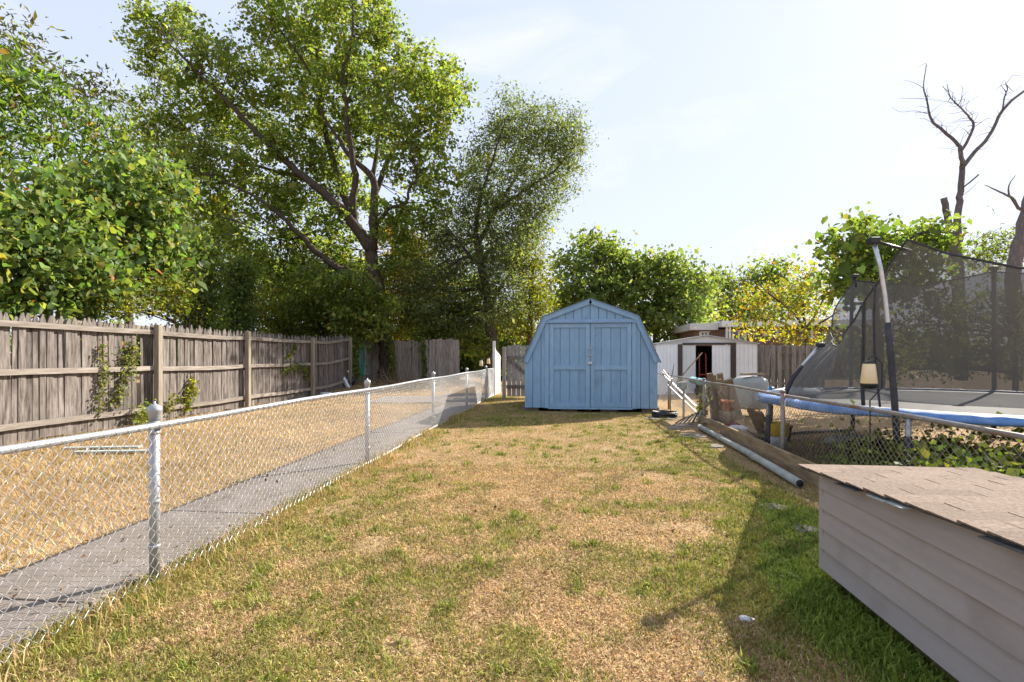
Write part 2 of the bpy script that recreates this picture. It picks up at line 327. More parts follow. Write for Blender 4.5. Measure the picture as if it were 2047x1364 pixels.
def link_fence(label, x, y0, y1, ztop, posts, mw, mp, cap, r, pr_, z0=0.03, pitch=0.035):
    t = thing('chain_link_fence', label, 'fence', (x, y0, 0))
    chain_mesh(x + 0.03, y0, y1, z0, ztop + 0.005, pitch, r, mw, t)
    ry = list(np.arange(y0, y1, 0.6)) + [y1]
    MB().tube([(x, yy, ztop - 0.01 + 0.006 * math.sin(yy * 1.7)) for yy in ry], 0.019, 10).build('top_rail', mp, t)
    for yy in posts:
        MB().tube([(x - 0.036, yy, -0.1), (x - 0.036, yy, ztop + 0.03)], pr_, 12).build('post', mp, t)
        c = (x - 0.036, yy, ztop + 0.03)
        if cap:
            MB().lathe([(pr_ * 1.12, -0.02), (pr_ * 1.12, 0.012), (pr_ * 1.2, 0.018), (pr_ * 1.42, 0.032), (pr_ * 1.48, 0.046), (pr_ * 1.25, 0.062), (pr_ * 0.7, 0.073), (pr_ * 0.25, 0.078), (pr_ * 0.2, 0.09), (0.002, 0.093)], c, 16).build('post_cap', mp, t)
            for zz in (ztop - 0.06, ztop * 0.5, 0.2):
                MB().lathe([(pr_ + 0.001, -0.01), (pr_ + 0.004, -0.008), (pr_ + 0.004, 0.008), (pr_ + 0.001, 0.01)], (c[0], yy, zz), 14).build('tie_band', mp, t)
        else: MB().lathe([(pr_ * 1.1, -0.01), (pr_ * 1.2, 0.005), (pr_ * 0.9, 0.02), (0.003, 0.028)], c, 12).build('post_cap', mp, t)
    return t
link_fence('silver chain link fence with ball capped posts between lawn and concrete walkway', -2.33, -0.5, 16.9, 0.92,
           [-0.45, 2.72, 5.94, 9.09, 12.34, 15.5], M['wire'], M['galv'], True, 0.0025, 0.027)
link_fence('low rusty chain link fence along the timber edging beside trampoline', 2.66, 0.9, 14.6, 0.85,
           [3.0, 6.35, 9.75, 12.9], M['rwire'], M['rust'], False, 0.0022, 0.026, 0.10)

# ---------------------------------------------------------------- wooden fence on the far side of the left yard
def picket_mesh(hh, wd, th=0.018, pointed=True, m=None):
    if pointed:
        poly = [(-wd / 2, 0), (wd / 2, 0), (wd / 2, hh - 0.13), (wd * 0.40, hh - 0.085), (wd * 0.14, hh - 0.01), (0, hh), (-wd * 0.14, hh - 0.01), (-wd * 0.40, hh - 0.085), (-wd / 2, hh - 0.13)]
    else: poly = [(-wd / 2, 0), (wd / 2, 0), (wd / 2, hh - 0.03), (wd * 0.35, hh), (-wd * 0.35, hh), (-wd / 2, hh - 0.03)]
    return MB().prism(poly, -th / 2, th / 2).mesh('picket', m or M['wood'])
PK = [picket_mesh(1.93 + d, 0.094 + e) for d, e in ((0, 0), (0.02, 0.004), (-0.015, 0.006), (0.035, -0.004), (0.01, 0.002), (-0.03, 0))]
FX = -8.06
wf = thing('wooden_fence', 'weathered picket fence with posts and three rails across the dry yard', 'fence', (FX, 12, 0))
yy = 4.6; gap_y = 8.85
while yy < 18.4:
    if not (gap_y < yy < gap_y + 0.15):
        o = inst('picket', random.choice(PK), wf, (FX - 0.03 + random.uniform(-0.006, 0.006), yy, hzf(FX, yy) + 0.03 + random.uniform(-0.025, 0.02)),
                 (random.uniform(-0.012, 0.012), random.uniform(-0.012, 0.012), PI / 2 + random.uniform(-0.05, 0.05)))
    yy += 0.0965 + (random.uniform(0, 0.006) if random.random() < .9 else .012)
wposts = [6.0, 9.26, 12.13, 15.48, 18.35]
for i, yy in enumerate(wposts):
    z = hzf(FX, yy)
    MB().box((FX + 0.03, yy - 0.055, z - 0.2), (FX + 0.14, yy + 0.055, z + (1.97, 1.94, 1.95, 1.9, 1.86)[i])).build('post', M['post_wood'], wf, 0.008)
    a = yy + 0.06; b = (wposts + [18.4])[i + 1] - 0.06 if i < 4 else yy
    if i < 4:
        for zr in (0.27, 1.07, 1.78):
            pts = [(FX + 0.005 + 0.02, a + (b - a) * q, hzf(FX, a + (b - a) * q) + zr - 0.02 * math.sin(q * PI) * (1 if i % 2 else 0.3) + (0.015 if i == 0 else 0)) for q in np.linspace(0, 1, 5)]
            mb = MB()
            for p, q in zip(pts[:-1], pts[1:]): mb.bar(p, q, 0.04, 0.088)
            mb.build('rail', M['rail_wood'], wf)
for zr in (0.285, 1.085, 1.80):
    MB().bar((FX + 0.025, 3.6, zr), (FX + 0.025, 5.94, zr), 0.04, 0.088).build('rail', M['rail_wood'], wf)
tag(MB().box((-8.55, 8.4, 0.0), (-8.5, 9.3, 1.6)).build('orange_board', M['orange']), 'orange board glimpsed through the gap in the picket fence', 'board')
# return section behind the maple and the rail beyond
bf = thing('wooden_fence', 'grey board fence with ivy standing behind the maple trunk', 'fence', (-6.3, 21, 0.28))
PB = [picket_mesh(1.72 + d, 0.14, 0.02, False, M['wood2']) for d in (0, 0.03, -0.03)]
x = -8.4
while x < -4.35:
    zz = 0.28
    inst('board', random.choice(PB), bf, (x, 21 + random.uniform(-0.008, 0.008), zz + (0.06 if x > -5.9 else random.uniform(-0.04, 0.0))), (0, random.uniform(-0.015, 0.015), random.uniform(-0.03, 0.03))); x += 0.148
for zr in (0.6, 1.25, 1.8): MB().bar((-8.4, 21.03, zr), (-4.4, 21.03, zr), 0.045, 0.09).build('rail', M['wood2'], bf)
s2 = thing('wooden_fence', 'short grey board fence holding a green hose beyond the long picket fence', 'fence', (-8.1, 19.8, 0.28))
yy = 18.75
while yy < 20.9:
    inst('board', random.choice(PB), s2, (-8.1, yy, 0.26 + random.uniform(-0.03, 0.02)), (0, 0, PI / 2)); yy += 0.15
for zr in (0.6, 1.25): MB().bar((-8.06, 18.7, zr), (-8.06, 20.9, zr), 0.045, 0.09).build('rail', M['wood2'], s2)

# gate and white panel at the end of the fence line
gt = thing('wooden_gate', 'weathered plank gate with diagonal brace beside the blue shed', 'gate', (-1.4, 15.9, 0))
for i, x in enumerate(np.arange(-1.75, -0.6, 0.145)):
    hh = 1.66 + (0.03 if i % 3 else 0) - (0.02 if i == 4 else 0)
    MB().prism([(x, 0.06), (x + 0.128, 0.06), (x + 0.128, hh), (x, hh)], 15.9, 15.92).build('plank', M['wood2'], gt)
for a, b in (((-1.78, 15.88, 0.36), (-0.62, 15.88, 0.36)), ((-1.78, 15.88, 1.28), (-0.62, 15.88, 1.28)), ((-1.7, 15.876, 1.22), (-0.75, 15.876, 0.45))):
    MB().bar(a, b, 0.03, 0.1).build('brace', M['wood'], gt)
MB().box((-1.9, 15.82, -0.1), (-1.79, 15.94, 1.62)).build('gate_post', M['wood2'], gt, 0.006)
wp = thing('white_partition', 'tall white sloping panel at the far end of the silver chain link fence', 'panel', (-2.3, 17.6, 0))
MB().add([(-2.33, 16.98, 0), (-2.33, 18.6, 0), (-2.33, 18.6, 1.35), (-2.33, 17.3, 1.55), (-2.33, 16.98, 1.83), (-2.30, 16.98, 0), (-2.30, 18.6, 0), (-2.30, 18.6, 1.35), (-2.30, 17.3, 1.55), (-2.30, 16.98, 1.83)],
         [(0, 1, 2, 3, 4), (9, 8, 7, 6, 5), (0, 4, 9, 5), (4, 3, 8, 9), (3, 2, 7, 8), (2, 1, 6, 7)]).build('board', M['white'], wp)
MB().box((-2.36, 16.92, 0), (-2.27, 16.975, 1.84)).build('post', M['white'], wp, 0.008)

# ---------------------------------------------------------------- blue gambrel shed
SY = 12.0
sh = thing('garden_shed', 'pale blue wooden barn shed with double doors at the end of the lawn', 'shed', (0.65, SY, 0))
cxs = 0.645; HW = 1.55; ZB = 0.1
PROF = [(-HW - 0.02, 1.20), (-1.10, 2.25), (0, 2.66), (1.10, 2.25), (HW + 0.02, 1.20)]
def prof_z(x):                                       # roof underside height at distance x from the centre
    x = abs(x)
    return 2.66 + (2.25 - 2.66) * x / 1.10 if x < 1.10 else 2.25 + (1.20 - 2.25) * (x - 1.10) / (HW + 0.02 - 1.10)
DL, DR, DT = -0.32 - cxs, 1.60 - cxs, 2.10            # door opening
MB().prism([(cxs - HW + 0.02, ZB + 0.02), (cxs + HW - 0.02, ZB + 0.02), (cxs + HW - 0.02, 1.2), (cxs + 1.08, 2.2), (cxs, 2.6), (cxs - 1.08, 2.2), (cxs - HW + 0.02, 1.2)], SY + 0.03, SY + 3.0).build('wall', M['blue'], sh)
edges = sorted(set([round(v, 3) for v in list(np.arange(-HW, DL - 0.06, 0.2)) + [DL - 0.005]]))
def siding(x0, x1, z0):
    zs = lambda x: prof_z(x) - 0.02
    poly = [(cxs + x0, z0), (cxs + x1, z0), (cxs + x1, zs(x1))]
    for k in (1.10, 0.0, -1.10):
        if x0 < k < x1: poly.append((cxs + k, zs(k)))
    poly.append((cxs + x0, zs(x0)))
    MB().prism(poly, SY, SY + 0.029).build('siding_board', M['blue'], sh)
for sgn in (-1, 1):
    xs_ = [HW - i * 0.196 for i in range(4)] + [abs(DL) + 0.015]
    for a, b in zip(xs_[:-1], xs_[1:]):
        x0, x1 = (sgn * a, sgn * b) if sgn < 0 else (b, a)
        siding(x0 + 0.007, x1 - 0.007, ZB)
xb = np.linspace(DL - 0.01, DR + 0.01, 11)
for a, b in zip(xb[:-1], xb[1:]): siding(a + 0.007, b - 0.007, DT + 0.09)
# frame round the doors
def sbx(name, x0, x1, z0, z1, y0, y1, m, par=sh, bev=0.004): return MB().box((cxs + x0, y0, z0), (cxs + x1, y1, z1)).build(name, m, par, bev)
sbx('door_frame', DL - 0.10, DL - 0.005, ZB - 0.01, DT + 0.0, SY - 0.02, SY + 0.0285, M['bluetrim'])
sbx('door_frame', DR + 0.005, DR + 0.10, ZB - 0.01, DT + 0.0, SY - 0.02, SY + 0.0285, M['bluetrim'])
sbx('door_header', DL - 0.12, DR + 0.12, DT + 0.003, DT + 0.09, SY - 0.026, SY + 0.0275, M['bluetrim'])
sbx('drip_strip', DL - 0.12, DR + 0.12, DT + 0.0, DT + 0.022, SY - 0.06, SY - 0.028, M['bluetrim'])
sbx('sill', DL - 0.02, DR + 0.02, ZB - 0.03, ZB + 0.015, SY - 0.02, SY + 0.028, M['bluetrim'])
mid = (DL + DR) / 2
for side in (0, 1):
    d0, d1 = (DL + 0.01, mid - 0.008) if side == 0 else (mid + 0.008, DR - 0.01)
    d = bpy.data.objects.new('door', None); COL.objects.link(d); d.parent = sh; d.matrix_parent_inverse = Matrix.Translation(-sh.location)
    d.location = (cxs + d0, SY, 0)
    def dbx(name, x0, x1, z0, z1, y0, y1, m):
        mb = MB().box((x0 - d0, y0 - SY, z0), (x1 - d0, y1 - SY, z1)); o = mb.build(name, m, None, 0.003); o.parent = d; return o
    zb, zt, st = ZB + 0.02, DT - 0.01, 0.095
    n = 4; bx_ = np.linspace(d0 + 0.03, d1 - 0.03, n + 1)
    for a, b in zip(bx_[:-1], bx_[1:]): dbx('board', a + 0.007, b - 0.007, zb + 0.02, zt - 0.02, SY + 0.004, SY + 0.02, M['blue'])
    dbx('backing', d0 + 0.02, d1 - 0.02, zb + 0.01, zt - 0.01, SY + 0.0205, SY + 0.028, M['blue'])
    dbx('stile', d0, d0 + st, zb, zt, SY - 0.024, SY + 0.0035, M['bluetrim']); dbx('stile', d1 - st, d1, zb, zt, SY - 0.024, SY + 0.0035, M['bluetrim'])
    for z0, z1 in ((zb, zb + 0.1), (1.0, 1.1), (zt - 0.1, zt)): dbx('crossrail', d0 + st + 0.001, d1 - st - 0.001, z0, z1, SY - 0.021, SY + 0.0035, M['bluetrim'])
    hx = d0 + 0.012 if side == 0 else d1 - 0.012
    for zz in (0.45, 1.05, 1.85): dbx('hinge', hx - 0.02, hx + 0.02, zz - 0.06, zz + 0.06, SY - 0.03, SY - 0.0245, M['bluetrim'])
mb = MB().tube([(cxs + mid, SY - 0.035, 1.12), (cxs + mid, SY - 0.035, 1.62)], 0.008, 8)
for zz in (1.18, 1.34, 1.5): mb.box((cxs + mid - 0.05, SY - 0.05, zz - 0.012), (cxs + mid + 0.05, SY - 0.026, zz + 0.012))
mb.build('bolt', M['galv'], sh)
MB().box((cxs + mid - 0.055, SY - 0.06, 1.135), (cxs + mid + 0.045, SY - 0.03, 1.185)).build('padlock', M['white'], sh, 0.006)
# gable trim and roof
off = 0.05
for (a, b) in zip(PROF[:-1], PROF[1:]):
    p = Vector((cxs + a[0], 0, a[1])); q = Vector((cxs + b[0], 0, b[1])); d = (q - p).normalized(); nrm = Vector((-d.z, 0, d.x))
    if nrm.z < 0: nrm = -nrm
    e = 0.0
    poly = [p + nrm * 0.0, q + nrm * 0.0, q - nrm * 0.105, p - nrm * 0.105]
    mb = MB().prism([(v.x, v.z) for v in poly], SY - 0.05 - (0.004 if a[0] in (-1.10, 0) else 0), SY - 0.006); mb.build('fascia', M['bluetrim'], sh)
    # roof facet: deck and shingle courses
    ext = 0.03
    pa = p - d * (ext if a[0] < -1.2 else 0); qb = q + d * (ext if b[0] > 1.2 else 0)
    up = pa if pa.z > qb.z else qb; lo = qb if pa.z > qb.z else pa
    dd = (lo - up); Ln = dd.length; dd.normalize()
    dk = [up + nrm * 0.002, lo + nrm * 0.002, lo + nrm * 0.016, up + nrm * 0.016]
    rf = MB().prism([(v.x, v.z) for v in dk], SY - 0.075, SY + 3.08).build('roof', M['bluetrim'], sh)
    nco = max(2, int(Ln / 0.14))
    for k in range(nco):
        s0 = up + dd * (Ln * k / nco - 0.02) + nrm * 0.018; s1 = up + dd * (Ln * (k + 1) / nco + 0.012) + nrm * 0.024
        cr = [s0, s1, s1 + nrm * 0.007, s0 + nrm * 0.004]
        o = MB().prism([(v.x, v.z) for v in cr], SY - 0.085, SY + 3.09).build('shingle_course', M['shingle_dark'], sh); o.parent = rf; o.matrix_parent_inverse = Matrix()
for x in (-1.42, -0.5, 0.45, 1.4):
    for y_ in (SY + 0.1, SY + 2.7): MB().box((cxs + x - 0.2, y_, -0.05), (cxs + x + 0.2, y_ + 0.2, ZB + 0.018)).build('foundation_block', M['concrete'], sh, 0.01)
for x in (-1.3, 0, 1.3): MB().box((cxs + x - 0.05, SY + 0.35, 0.0), (cxs + x + 0.05, SY + 2.65, ZB + 0.018)).build('skid', M['timber'], sh)

# ---------------------------------------------------------------- doghouse with shingled roof
dg = thing('doghouse', 'low taupe lap sided hutch with brown shingle roof in the grass', 'doghouse', (1.95, 2.0, 0))
X0, X1, Y0, Y1 = 1.50, 2.36, 0.75, 3.10
rz_ = lambda y_: 0.625 + (3.25 - y_) * 0.05
for k in range(5):
    z0 = 0.085 + k * 0.115; z1 = z0 + 0.118
    if k == 4: z1 = rz_(Y0) - 0.01
    for (pa, pb, nrm) in (((X0, Y0), (X0, Y1), (-1, 0)), ((X0, Y1), (X1, Y1), (0, 1)), ((X1, Y0), (X1, Y1), (1, 0))):
        a = Vector((*pa, 0)); b = Vector((*pb, 0)); n_ = Vector((*nrm, 0)); t0, t1 = 0.022, 0.003
        if k == 4 and nrm[0] != 0: za, zb_ = rz_(pa[1]) - 0.012, rz_(pb[1]) - 0.012
        elif k == 4: za = zb_ = rz_(Y1) - 0.012
        else: za = zb_ = z1
        up_ = Vector((0, 0, 1))
        MB().hexa([a + up_ * z0, b + up_ * z0, b + n_ * t0 + up_ * z0, a + n_ * t0 + up_ * z0, a + up_ * za, b + up_ * zb_, b + n_ * t1 + up_ * zb_, a + n_ * t1 + up_ * za]).build('siding_board', M['siding'], dg)
MB().box((X0 + 0.004, Y0, 0.1), (X1 - 0.004, Y1 - 0.004, 0.6)).build('wall', M['siding'], dg)
for y_ in (Y1 + 0.002,): MB().box((X0 - 0.012, y_ - 0.03, 0.088), (X0 + 0.03, y_ + 0.016, rz_(Y1) - 0.016)).build('corner_trim', M['siding'], dg, 0.003)
MB().box((X0 + 0.05, Y0, -0.02), (X0 + 0.12, Y1 - 0.03, 0.098)).build('skid', M['timber'], dg)
MB().box((X1 - 0.12, Y0, -0.02), (X1 - 0.05, Y1 - 0.03, 0.098)).build('skid', M['timber'], dg)
RX0, RX1, RY1 = X0 - 0.075, X1 + 0.06, 3.24
MB().hexa([(RX0 + .012, Y0, rz_(Y0) - 0.003), (RX1, Y0, rz_(Y0) - 0.003), (RX1, RY1, rz_(RY1) - 0.003), (RX0 + .012, RY1, rz_(RY1) - 0.003), (RX0 + .012, Y0, rz_(Y0) + 0.006), (RX1, Y0, rz_(Y0) + 0.006), (RX1, RY1, rz_(RY1) + 0.006), (RX0 + .012, RY1, rz_(RY1) + 0.006)]).build('roof_deck', M['felt'], dg)
ey = RY1 + 0.015; k = 0
while ey > Y0 + 0.1:
    x = RX0 - 0.3 * (0.5 if k % 2 else 0.05); 
    while x < RX1:
        a0 = max(x + 0.003, RX0 + random.uniform(-0.012, 0.008)); a1 = min(x + 0.297, RX1 + random.uniform(-0.01, 0.01))
        if a1 - a0 > 0.04:
            ya, yb = ey, ey - 0.165; j = random.uniform(-0.004, 0.004); lift = random.uniform(0, 0.003)
            za, zb_ = rz_(ya) + 0.0125 + lift, rz_(yb) + 0.0085
            MB().hexa([(a0, yb, zb_ - .0), (a1, yb, zb_), (a1, ya + j, za - 0.001), (a0, ya + j, za - 0.001), (a0, yb, zb_ + 0.004), (a1, yb, zb_ + 0.004), (a1, ya + j, za + 0.006), (a0, ya + j, za + 0.006)]).build('shingle', M['shingle'], dg)
        x += 0.3
    ey -= 0.14; k += 1
for (ya, yb, m_) in ((2.80, 2.60, 'felt'), (2.52, 2.38, 'palegreen'), (2.37, 2.26, 'palegreen'), (1.88, 1.7, 'felt')):
    zz = rz_((ya + yb) / 2)
    MB().hexa([(RX0 - 0.02, yb, rz_(yb) - 0.008), (RX0 + 0.03, yb, rz_(yb) - 0.008), (RX0 + 0.03, ya, rz_(ya) - 0.008), (RX0 - 0.012, ya, rz_(ya) - 0.010), (RX0 - 0.02, yb, rz_(yb) - 0.004), (RX0 + 0.03, yb, rz_(yb) - 0.004), (RX0 + 0.03, ya, rz_(ya) - 0.004), (RX0 - 0.012, ya, rz_(ya) - 0.004)]).build('drip_edge', M[m_], dg)

# ---------------------------------------------------------------- timber edging, pipe, coil, slats, conduit
tag(MB().bar((2.53, 4.55, 0.11), (2.56, 8.5, 0.11), 0.045, 0.22).build('edging_timber', M['timber'], None, 0.006), 'long brown timber on edge under the rusty chain link fence', 'timber')
tag(MB().bar((2.575, 8.45, 0.17), (2.60, 9.9, 0.15), 0.04, 0.1).build('edging_timber', M['lumber'], None, 0.006), 'short pale timber continuing the edging near the blue shed', 'timber')
pp = thing('drain_pipe', 'long grey plastic pipe lying along the timber edging', 'pipe', (2.4, 5.3, 0))
e0 = Vector((2.33, 5.25, 0.052)); e1 = Vector((2.44, 9.35, 0.052)); mid_ = (e0 + e1) / 2
MB().tube([e0, e0 * .6 + e1 * .4 + Vector((0.03, 0, 0)), e1], 0.043, 16).build('pipe', M['pvc'], pp)
for q in (0.33, 0.7): c_ = e0.lerp(e1, q) + Vector((0.02, 0, 0)); MB().tube([c_ - (e1 - e0) * 0.014, c_ + (e1 - e0) * 0.014], 0.049, 16).build('coupling', M['pvc'], pp)
MB().tube([e0 - (e1 - e0).normalized() * 0.003, e0 + (e1 - e0).normalized() * 0.02], 0.036, 14).build('bore', M['dark'], pp)
cl = thing('tubing_coil', 'coil of black tubing lying on the stone by the blue shed corner', 'coil', (2.17, 11.1, 0.02))
for k in range(9):
    r = 0.21 + 0.025 * (k % 3); z = 0.045 + 0.034 * (k // 3); ph = random.uniform(0, 6)
    pts = [(2.17 + r * math.cos(a) + .006 * math.sin(3 * a + ph), 11.1 + r * math.sin(a), z + 0.012 * math.sin(2 * a + ph)) for a in np.linspace(0, 2 * PI, 33)]
    MB().tube(pts, 0.0155, 8).build('loop', M['black'], cl)
MB().tube([(2.17 + 0.17, 11.1 - .12, 0.05), (2.17 + 0.19, 11.1 - .17, 0.15), (2.17 + .24, 11.1 - .18, 0.12), (2.17 + .22, 11.1 - .15, 0.03)], 0.006, 6).build('tie', M['teal'], cl)
for k in range(6):
    a = Vector((2.16 + 0.07 * k, 9.98 - 0.03 * k, 0)); b = Vector((2.42 + 0.045 * k, 10.2 - 0.04 * k, 0.13 + 0.03 * k))
    tag(MB().bar((a.x, a.y, 0.03 + k * 0.006), b, 0.03, 0.012).build('scrap_strip', M['rust' if k % 2 else 'foam'], None), 'thin metal slat in the small pile against the rusty fence post', 'slat', 'metal slats piled by the fence post')
cd = thing('electric_conduit', 'grey conduit stub with weatherproof outlet box behind the black coil', 'conduit', (2.52, 10.9, 0))
MB().tube([(2.52, 10.9, -0.05), (2.52, 10.9, 0.68)], 0.022, 10).build('pipe', M['pvc'], cd)
MB().box((2.44, 10.85, 0.62), (2.58, 10.95, 0.78)).build('box', M['pvc'], cd, 0.01); MB().box((2.39, 10.84, 0.66), (2.438, 10.94, 0.77)).build('cover', M['galv'], cd, 0.008)

# ---------------------------------------------------------------- neighbour's white metal shed
WY = 18.0; wx = lambda px: atY(px, 714, WY).x
ws = thing('metal_shed', 'white ribbed metal shed with brown trim and open sliding doors', 'shed', (4.9, WY, 0))
zl, za_ = 1.74, 2.02; xl, xr = wx(1312), wx(1514); xm = (xl + xr) / 2
def wpanel(name, a, b, z0, z1, y_, m, rib=0.0):
    mb = MB(); n = max(1, int((b - a) / 0.12)) if rib else 1; e = np.linspace(a, b, n + 1)
    if rib:
        poly = []
        for i in range(n): poly += [(e[i], 0.0), (e[i] + (e[1] - e[0]) * 0.82, 0.0), (e[i] + (e[1] - e[0]) * 0.86, rib), (e[i] + (e[1] - e[0]) * 0.96, rib)]
        poly.append((e[-1], 0.0)); vs = [(x, y_ + d, z0) for x, d in poly] + [(x, y_ + d, z1) for x, d in poly]; k = len(poly)
        mb.add(vs, [(i, i + 1, i + 1 + k, i + k) for i in range(k - 1)])
        mb.box((a, y_ + rib + 0.004, z0), (b, y_ + rib + 0.012, z1))
    else: mb.box((a, y_, z0), (b, y_ + 0.02, z1))
    return mb.build(name, m, ws)
wpanel('wall_panel', xl, wx(1355), 0, zl, WY, M['whitemetal'], 0.02); wpanel('wall_panel', wx(1471), xr, 0, zl, WY, M['whitemetal'], 0.02)
wpanel('trim_strip', wx(1355), wx(1364), 0, zl, WY - 0.03, M['brown']); wpanel('trim_strip', wx(1461), wx(1471), 0, zl, WY - 0.03, M['brown'])
wpanel('door', wx(1364.3), wx(1391), 0.04, zl - 0.03, WY + 0.02, M['whitemetal'], 0.015); wpanel('door', wx(1424), wx(1460.7), 0.04, zl - 0.03, WY + 0.02, M['whitemetal'], 0.015)
MB().box((wx(1364), WY - 0.035, zl + 0.001), (wx(1471), WY - 0.005, zl + 0.05)).build('door_track', M['brown'], ws)
MB().prism([(xl, zl), (xr, zl), (xr, zl + 0.03), (xm, za_), (xl, zl + 0.03)], WY + 0.025, WY + 0.045).build('gable', M['whitemetal'], ws)
for a, b in ((xl - 0.06, xm), (xr + 0.06, xm)):
    MB().hexa([(a, WY - 0.08, zl + 0.0), (b, WY - 0.08, za_ + 0.01), (b, WY + 2.6, za_ + 0.01), (a, WY + 2.6, zl), (a, WY - 0.08, zl + 0.035), (b, WY - 0.08, za_ + 0.045), (b, WY + 2.6, za_ + 0.045), (a, WY + 2.6, zl + 0.035)]).build('roof', M['galv'], ws)
for x in (xl, xr - 0.02): MB().box((x, WY + 0.05, 0), (x + 0.02, WY + 2.5, zl)).build('side_wall', M['whitemetal'], ws)
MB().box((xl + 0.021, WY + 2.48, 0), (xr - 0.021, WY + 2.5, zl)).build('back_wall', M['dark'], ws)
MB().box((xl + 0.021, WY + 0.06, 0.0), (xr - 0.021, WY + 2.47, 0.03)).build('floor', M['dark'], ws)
ht = thing('hand_truck', 'red two bar hand truck standing in the open metal shed doorway', 'hand truck', (wx(1402), WY - 0.12, 0))
for px in (1396, 1409): MB().tube([(wx(px), WY - 0.15, 0.1), (wx(px), WY - 0.12, 1.32), (wx(px), WY - 0.08, 1.42)], 0.022, 8).build('bar', M['red'], ht)
for zz in (0.3, 0.7): MB().bar((wx(1396), WY - 0.13, zz), (wx(1409), WY - 0.13, zz), 0.03, 0.04).build('crossbar', M['red'], ht)
for px in (1390, 1415): MB().tube([(wx(px) - .03, WY - 0.1, 0.12), (wx(px) + .03, WY - 0.1, 0.12)], 0.12, 14).build('wheel', M['black'], ht)

# ---------------------------------------------------------------- shadowbox fence beyond trampoline
sf = thing('shadowbox_fence', 'grey shadowbox board fence beside the white metal shed', 'fence', (7.8, 19, 0))
fxx = lambda px: atY(px, 714, 19.0).x
PS = [picket_mesh(1.68 + d, 0.135, 0.02, False, M['wood2']) for d in (0, 0.02)]
x = fxx(1517); xe = fxx(1640); i = 0
while x < xe:
    inst('board', PS[i % 2], sf, (x, 19.0 + (0.06 if i % 2 else -0.03), 0.03), (0, random.uniform(-.01, .01), 0)); x += 0.118; i += 1
for zr in (0.35, 0.9, 1.45): MB().bar((fxx(1517), 19.015, zr), (xe, 19.015, zr), 0.045, 0.08).build('rail', M['wood2'], sf)
for px in (1522, 1642): MB().box((fxx(px) - .05, 18.88, -.1), (fxx(px) + .05, 18.965, 1.74)).build('post', M['wood2'], sf)
tag(MB().bar((fxx(1516), 18.3, 0.03), (fxx(1534), 18.75, 1.62), 0.06, 0.03).build('leaning_pole', M['wood2'], None), 'thin grey pole leaning beside the shadowbox fence post', 'pole')
tag(MB().bar((fxx(1634), 18.6, 0.02), (fxx(1627), 18.8, 1.5), 0.13, 0.025).build('leaning_board', M['wood2'], None), 'loose grey board leaning at the end of the shadowbox fence', 'board')

# ---------------------------------------------------------------- brick house far behind
HYH = 36.0; hx = lambda px: atY(px, 714, HYH).x; hzz = lambda py, px=1500: atY(px, py, HYH).z
bh = thing('brick_house', 'low red brick house with flat white roof behind the metal shed', 'house', (16, HYH, 0))
a, b = hx(1388), hx(1760)
MB().box((a, HYH, 0), (b, HYH + 7, hzz(658))).build('wall', M['brick'], bh)
MB().box((a - 0.4, HYH - 0.5, hzz(660)), (hx(1431), HYH + 7.4, hzz(647))).build('roof', M['white'], bh)
MB().box((hx(1432), HYH - 1.2, hzz(655)), (b + 0.4, HYH + 7.4, hzz(643))).build('roof', M['white'], bh)
for (p0, p1, q0, q1) in ((1398, 1417, 662, 680), (1449, 1492, 660, 686), (1524, 1556, 658, 672), (1600, 1625, 660, 678)):
    wn = MB().box((hx(p0), HYH - 0.06, hzz(q1)), (hx(p1), HYH - 0.005, hzz(q0))).build('window', M['white'], bh)
    n = 2 if p1 - p0 < 35 else 3; e = np.linspace(hx(p0) + .1, hx(p1) - .1, n + 1)
    for u0, u1 in zip(e[:-1], e[1:]):
        o = MB().box((u0 + .06, HYH - 0.075, hzz(q1) + .1), (u1 - .06, HYH - 0.062, hzz(q0) - .1)).build('pane', M['glass'], bh); o.parent = wn; o.matrix_parent_inverse = Matrix()
for px in (1441, 1447): MB().box((hx(px), HYH - 1.1, 0), (hx(px) + .12, HYH - 0.98, hzz(655) - .002)).build('porch_post', M['white'], bh)

# ---------------------------------------------------------------- trampoline
TC = Vector((5.15, 6.9, 0)); TZ = 0.75
tp = thing('trampoline', 'round trampoline with blue padding and torn dark safety net', 'trampoline', TC)
def tpt(th, r, z): a = math.radians(th); return Vector((TC.x + r * math.cos(a), TC.y + r * math.sin(a), z))
MB().tube([tpt(t, 2.42, TZ - 0.03) for t in np.linspace(0, 360, 73)], 0.03, 8, False).build('frame_ring', M['galv'], tp)
n = 96; vs = [(TC.x, TC.y, TZ - 0.03)]; fs = []
for k, (r, z) in enumerate(((0.7, -0.03), (1.5, -0.015), (2.30, 0.0))):
    for j in range(n): p = tpt(360 * j / n, r, TZ + z); vs.append(tuple(p))
for j in range(n):
    fs.append((0, 1 + j, 1 + (j + 1) % n))
    for k in range(2): fs.append((1 + k * n + j, 1 + (k + 1) * n + j, 1 + (k + 1) * n + (j + 1) % n, 1 + k * n + (j + 1) % n))
MB().add(vs, fs, True).build('jumping_mat', M['mat'], tp)
ring = [(2.27, 0.004), (2.28, 0.02), (2.34, 0.03), (2.42, 0.022), (2.455, 0.0), (2.46, -0.035), (2.45, -0.055), (2.40, -0.045), (2.30, -0.008)]
vs = []; fs = []; nn = 144; kk = len(ring)
for j in range(nn):
    th = 360 * j / nn; sag = 0.03 * math.sin(th * 0.21) + 0.018 * math.sin(th * 0.9); wd_ = 1 + 0.006 * math.sin(th * 0.5)
    bulge = 1.2 if 150 < th < 215 else 1.0
    for r, z in ring: vs.append(tuple(tpt(th, 2.27 + (r - 2.27) * wd_ * (1.03 if bulge > 1 else 1), TZ + z * bulge + (sag * (r - 2.27) if r > 2.3 else 0) + random.uniform(-.005, .005))))
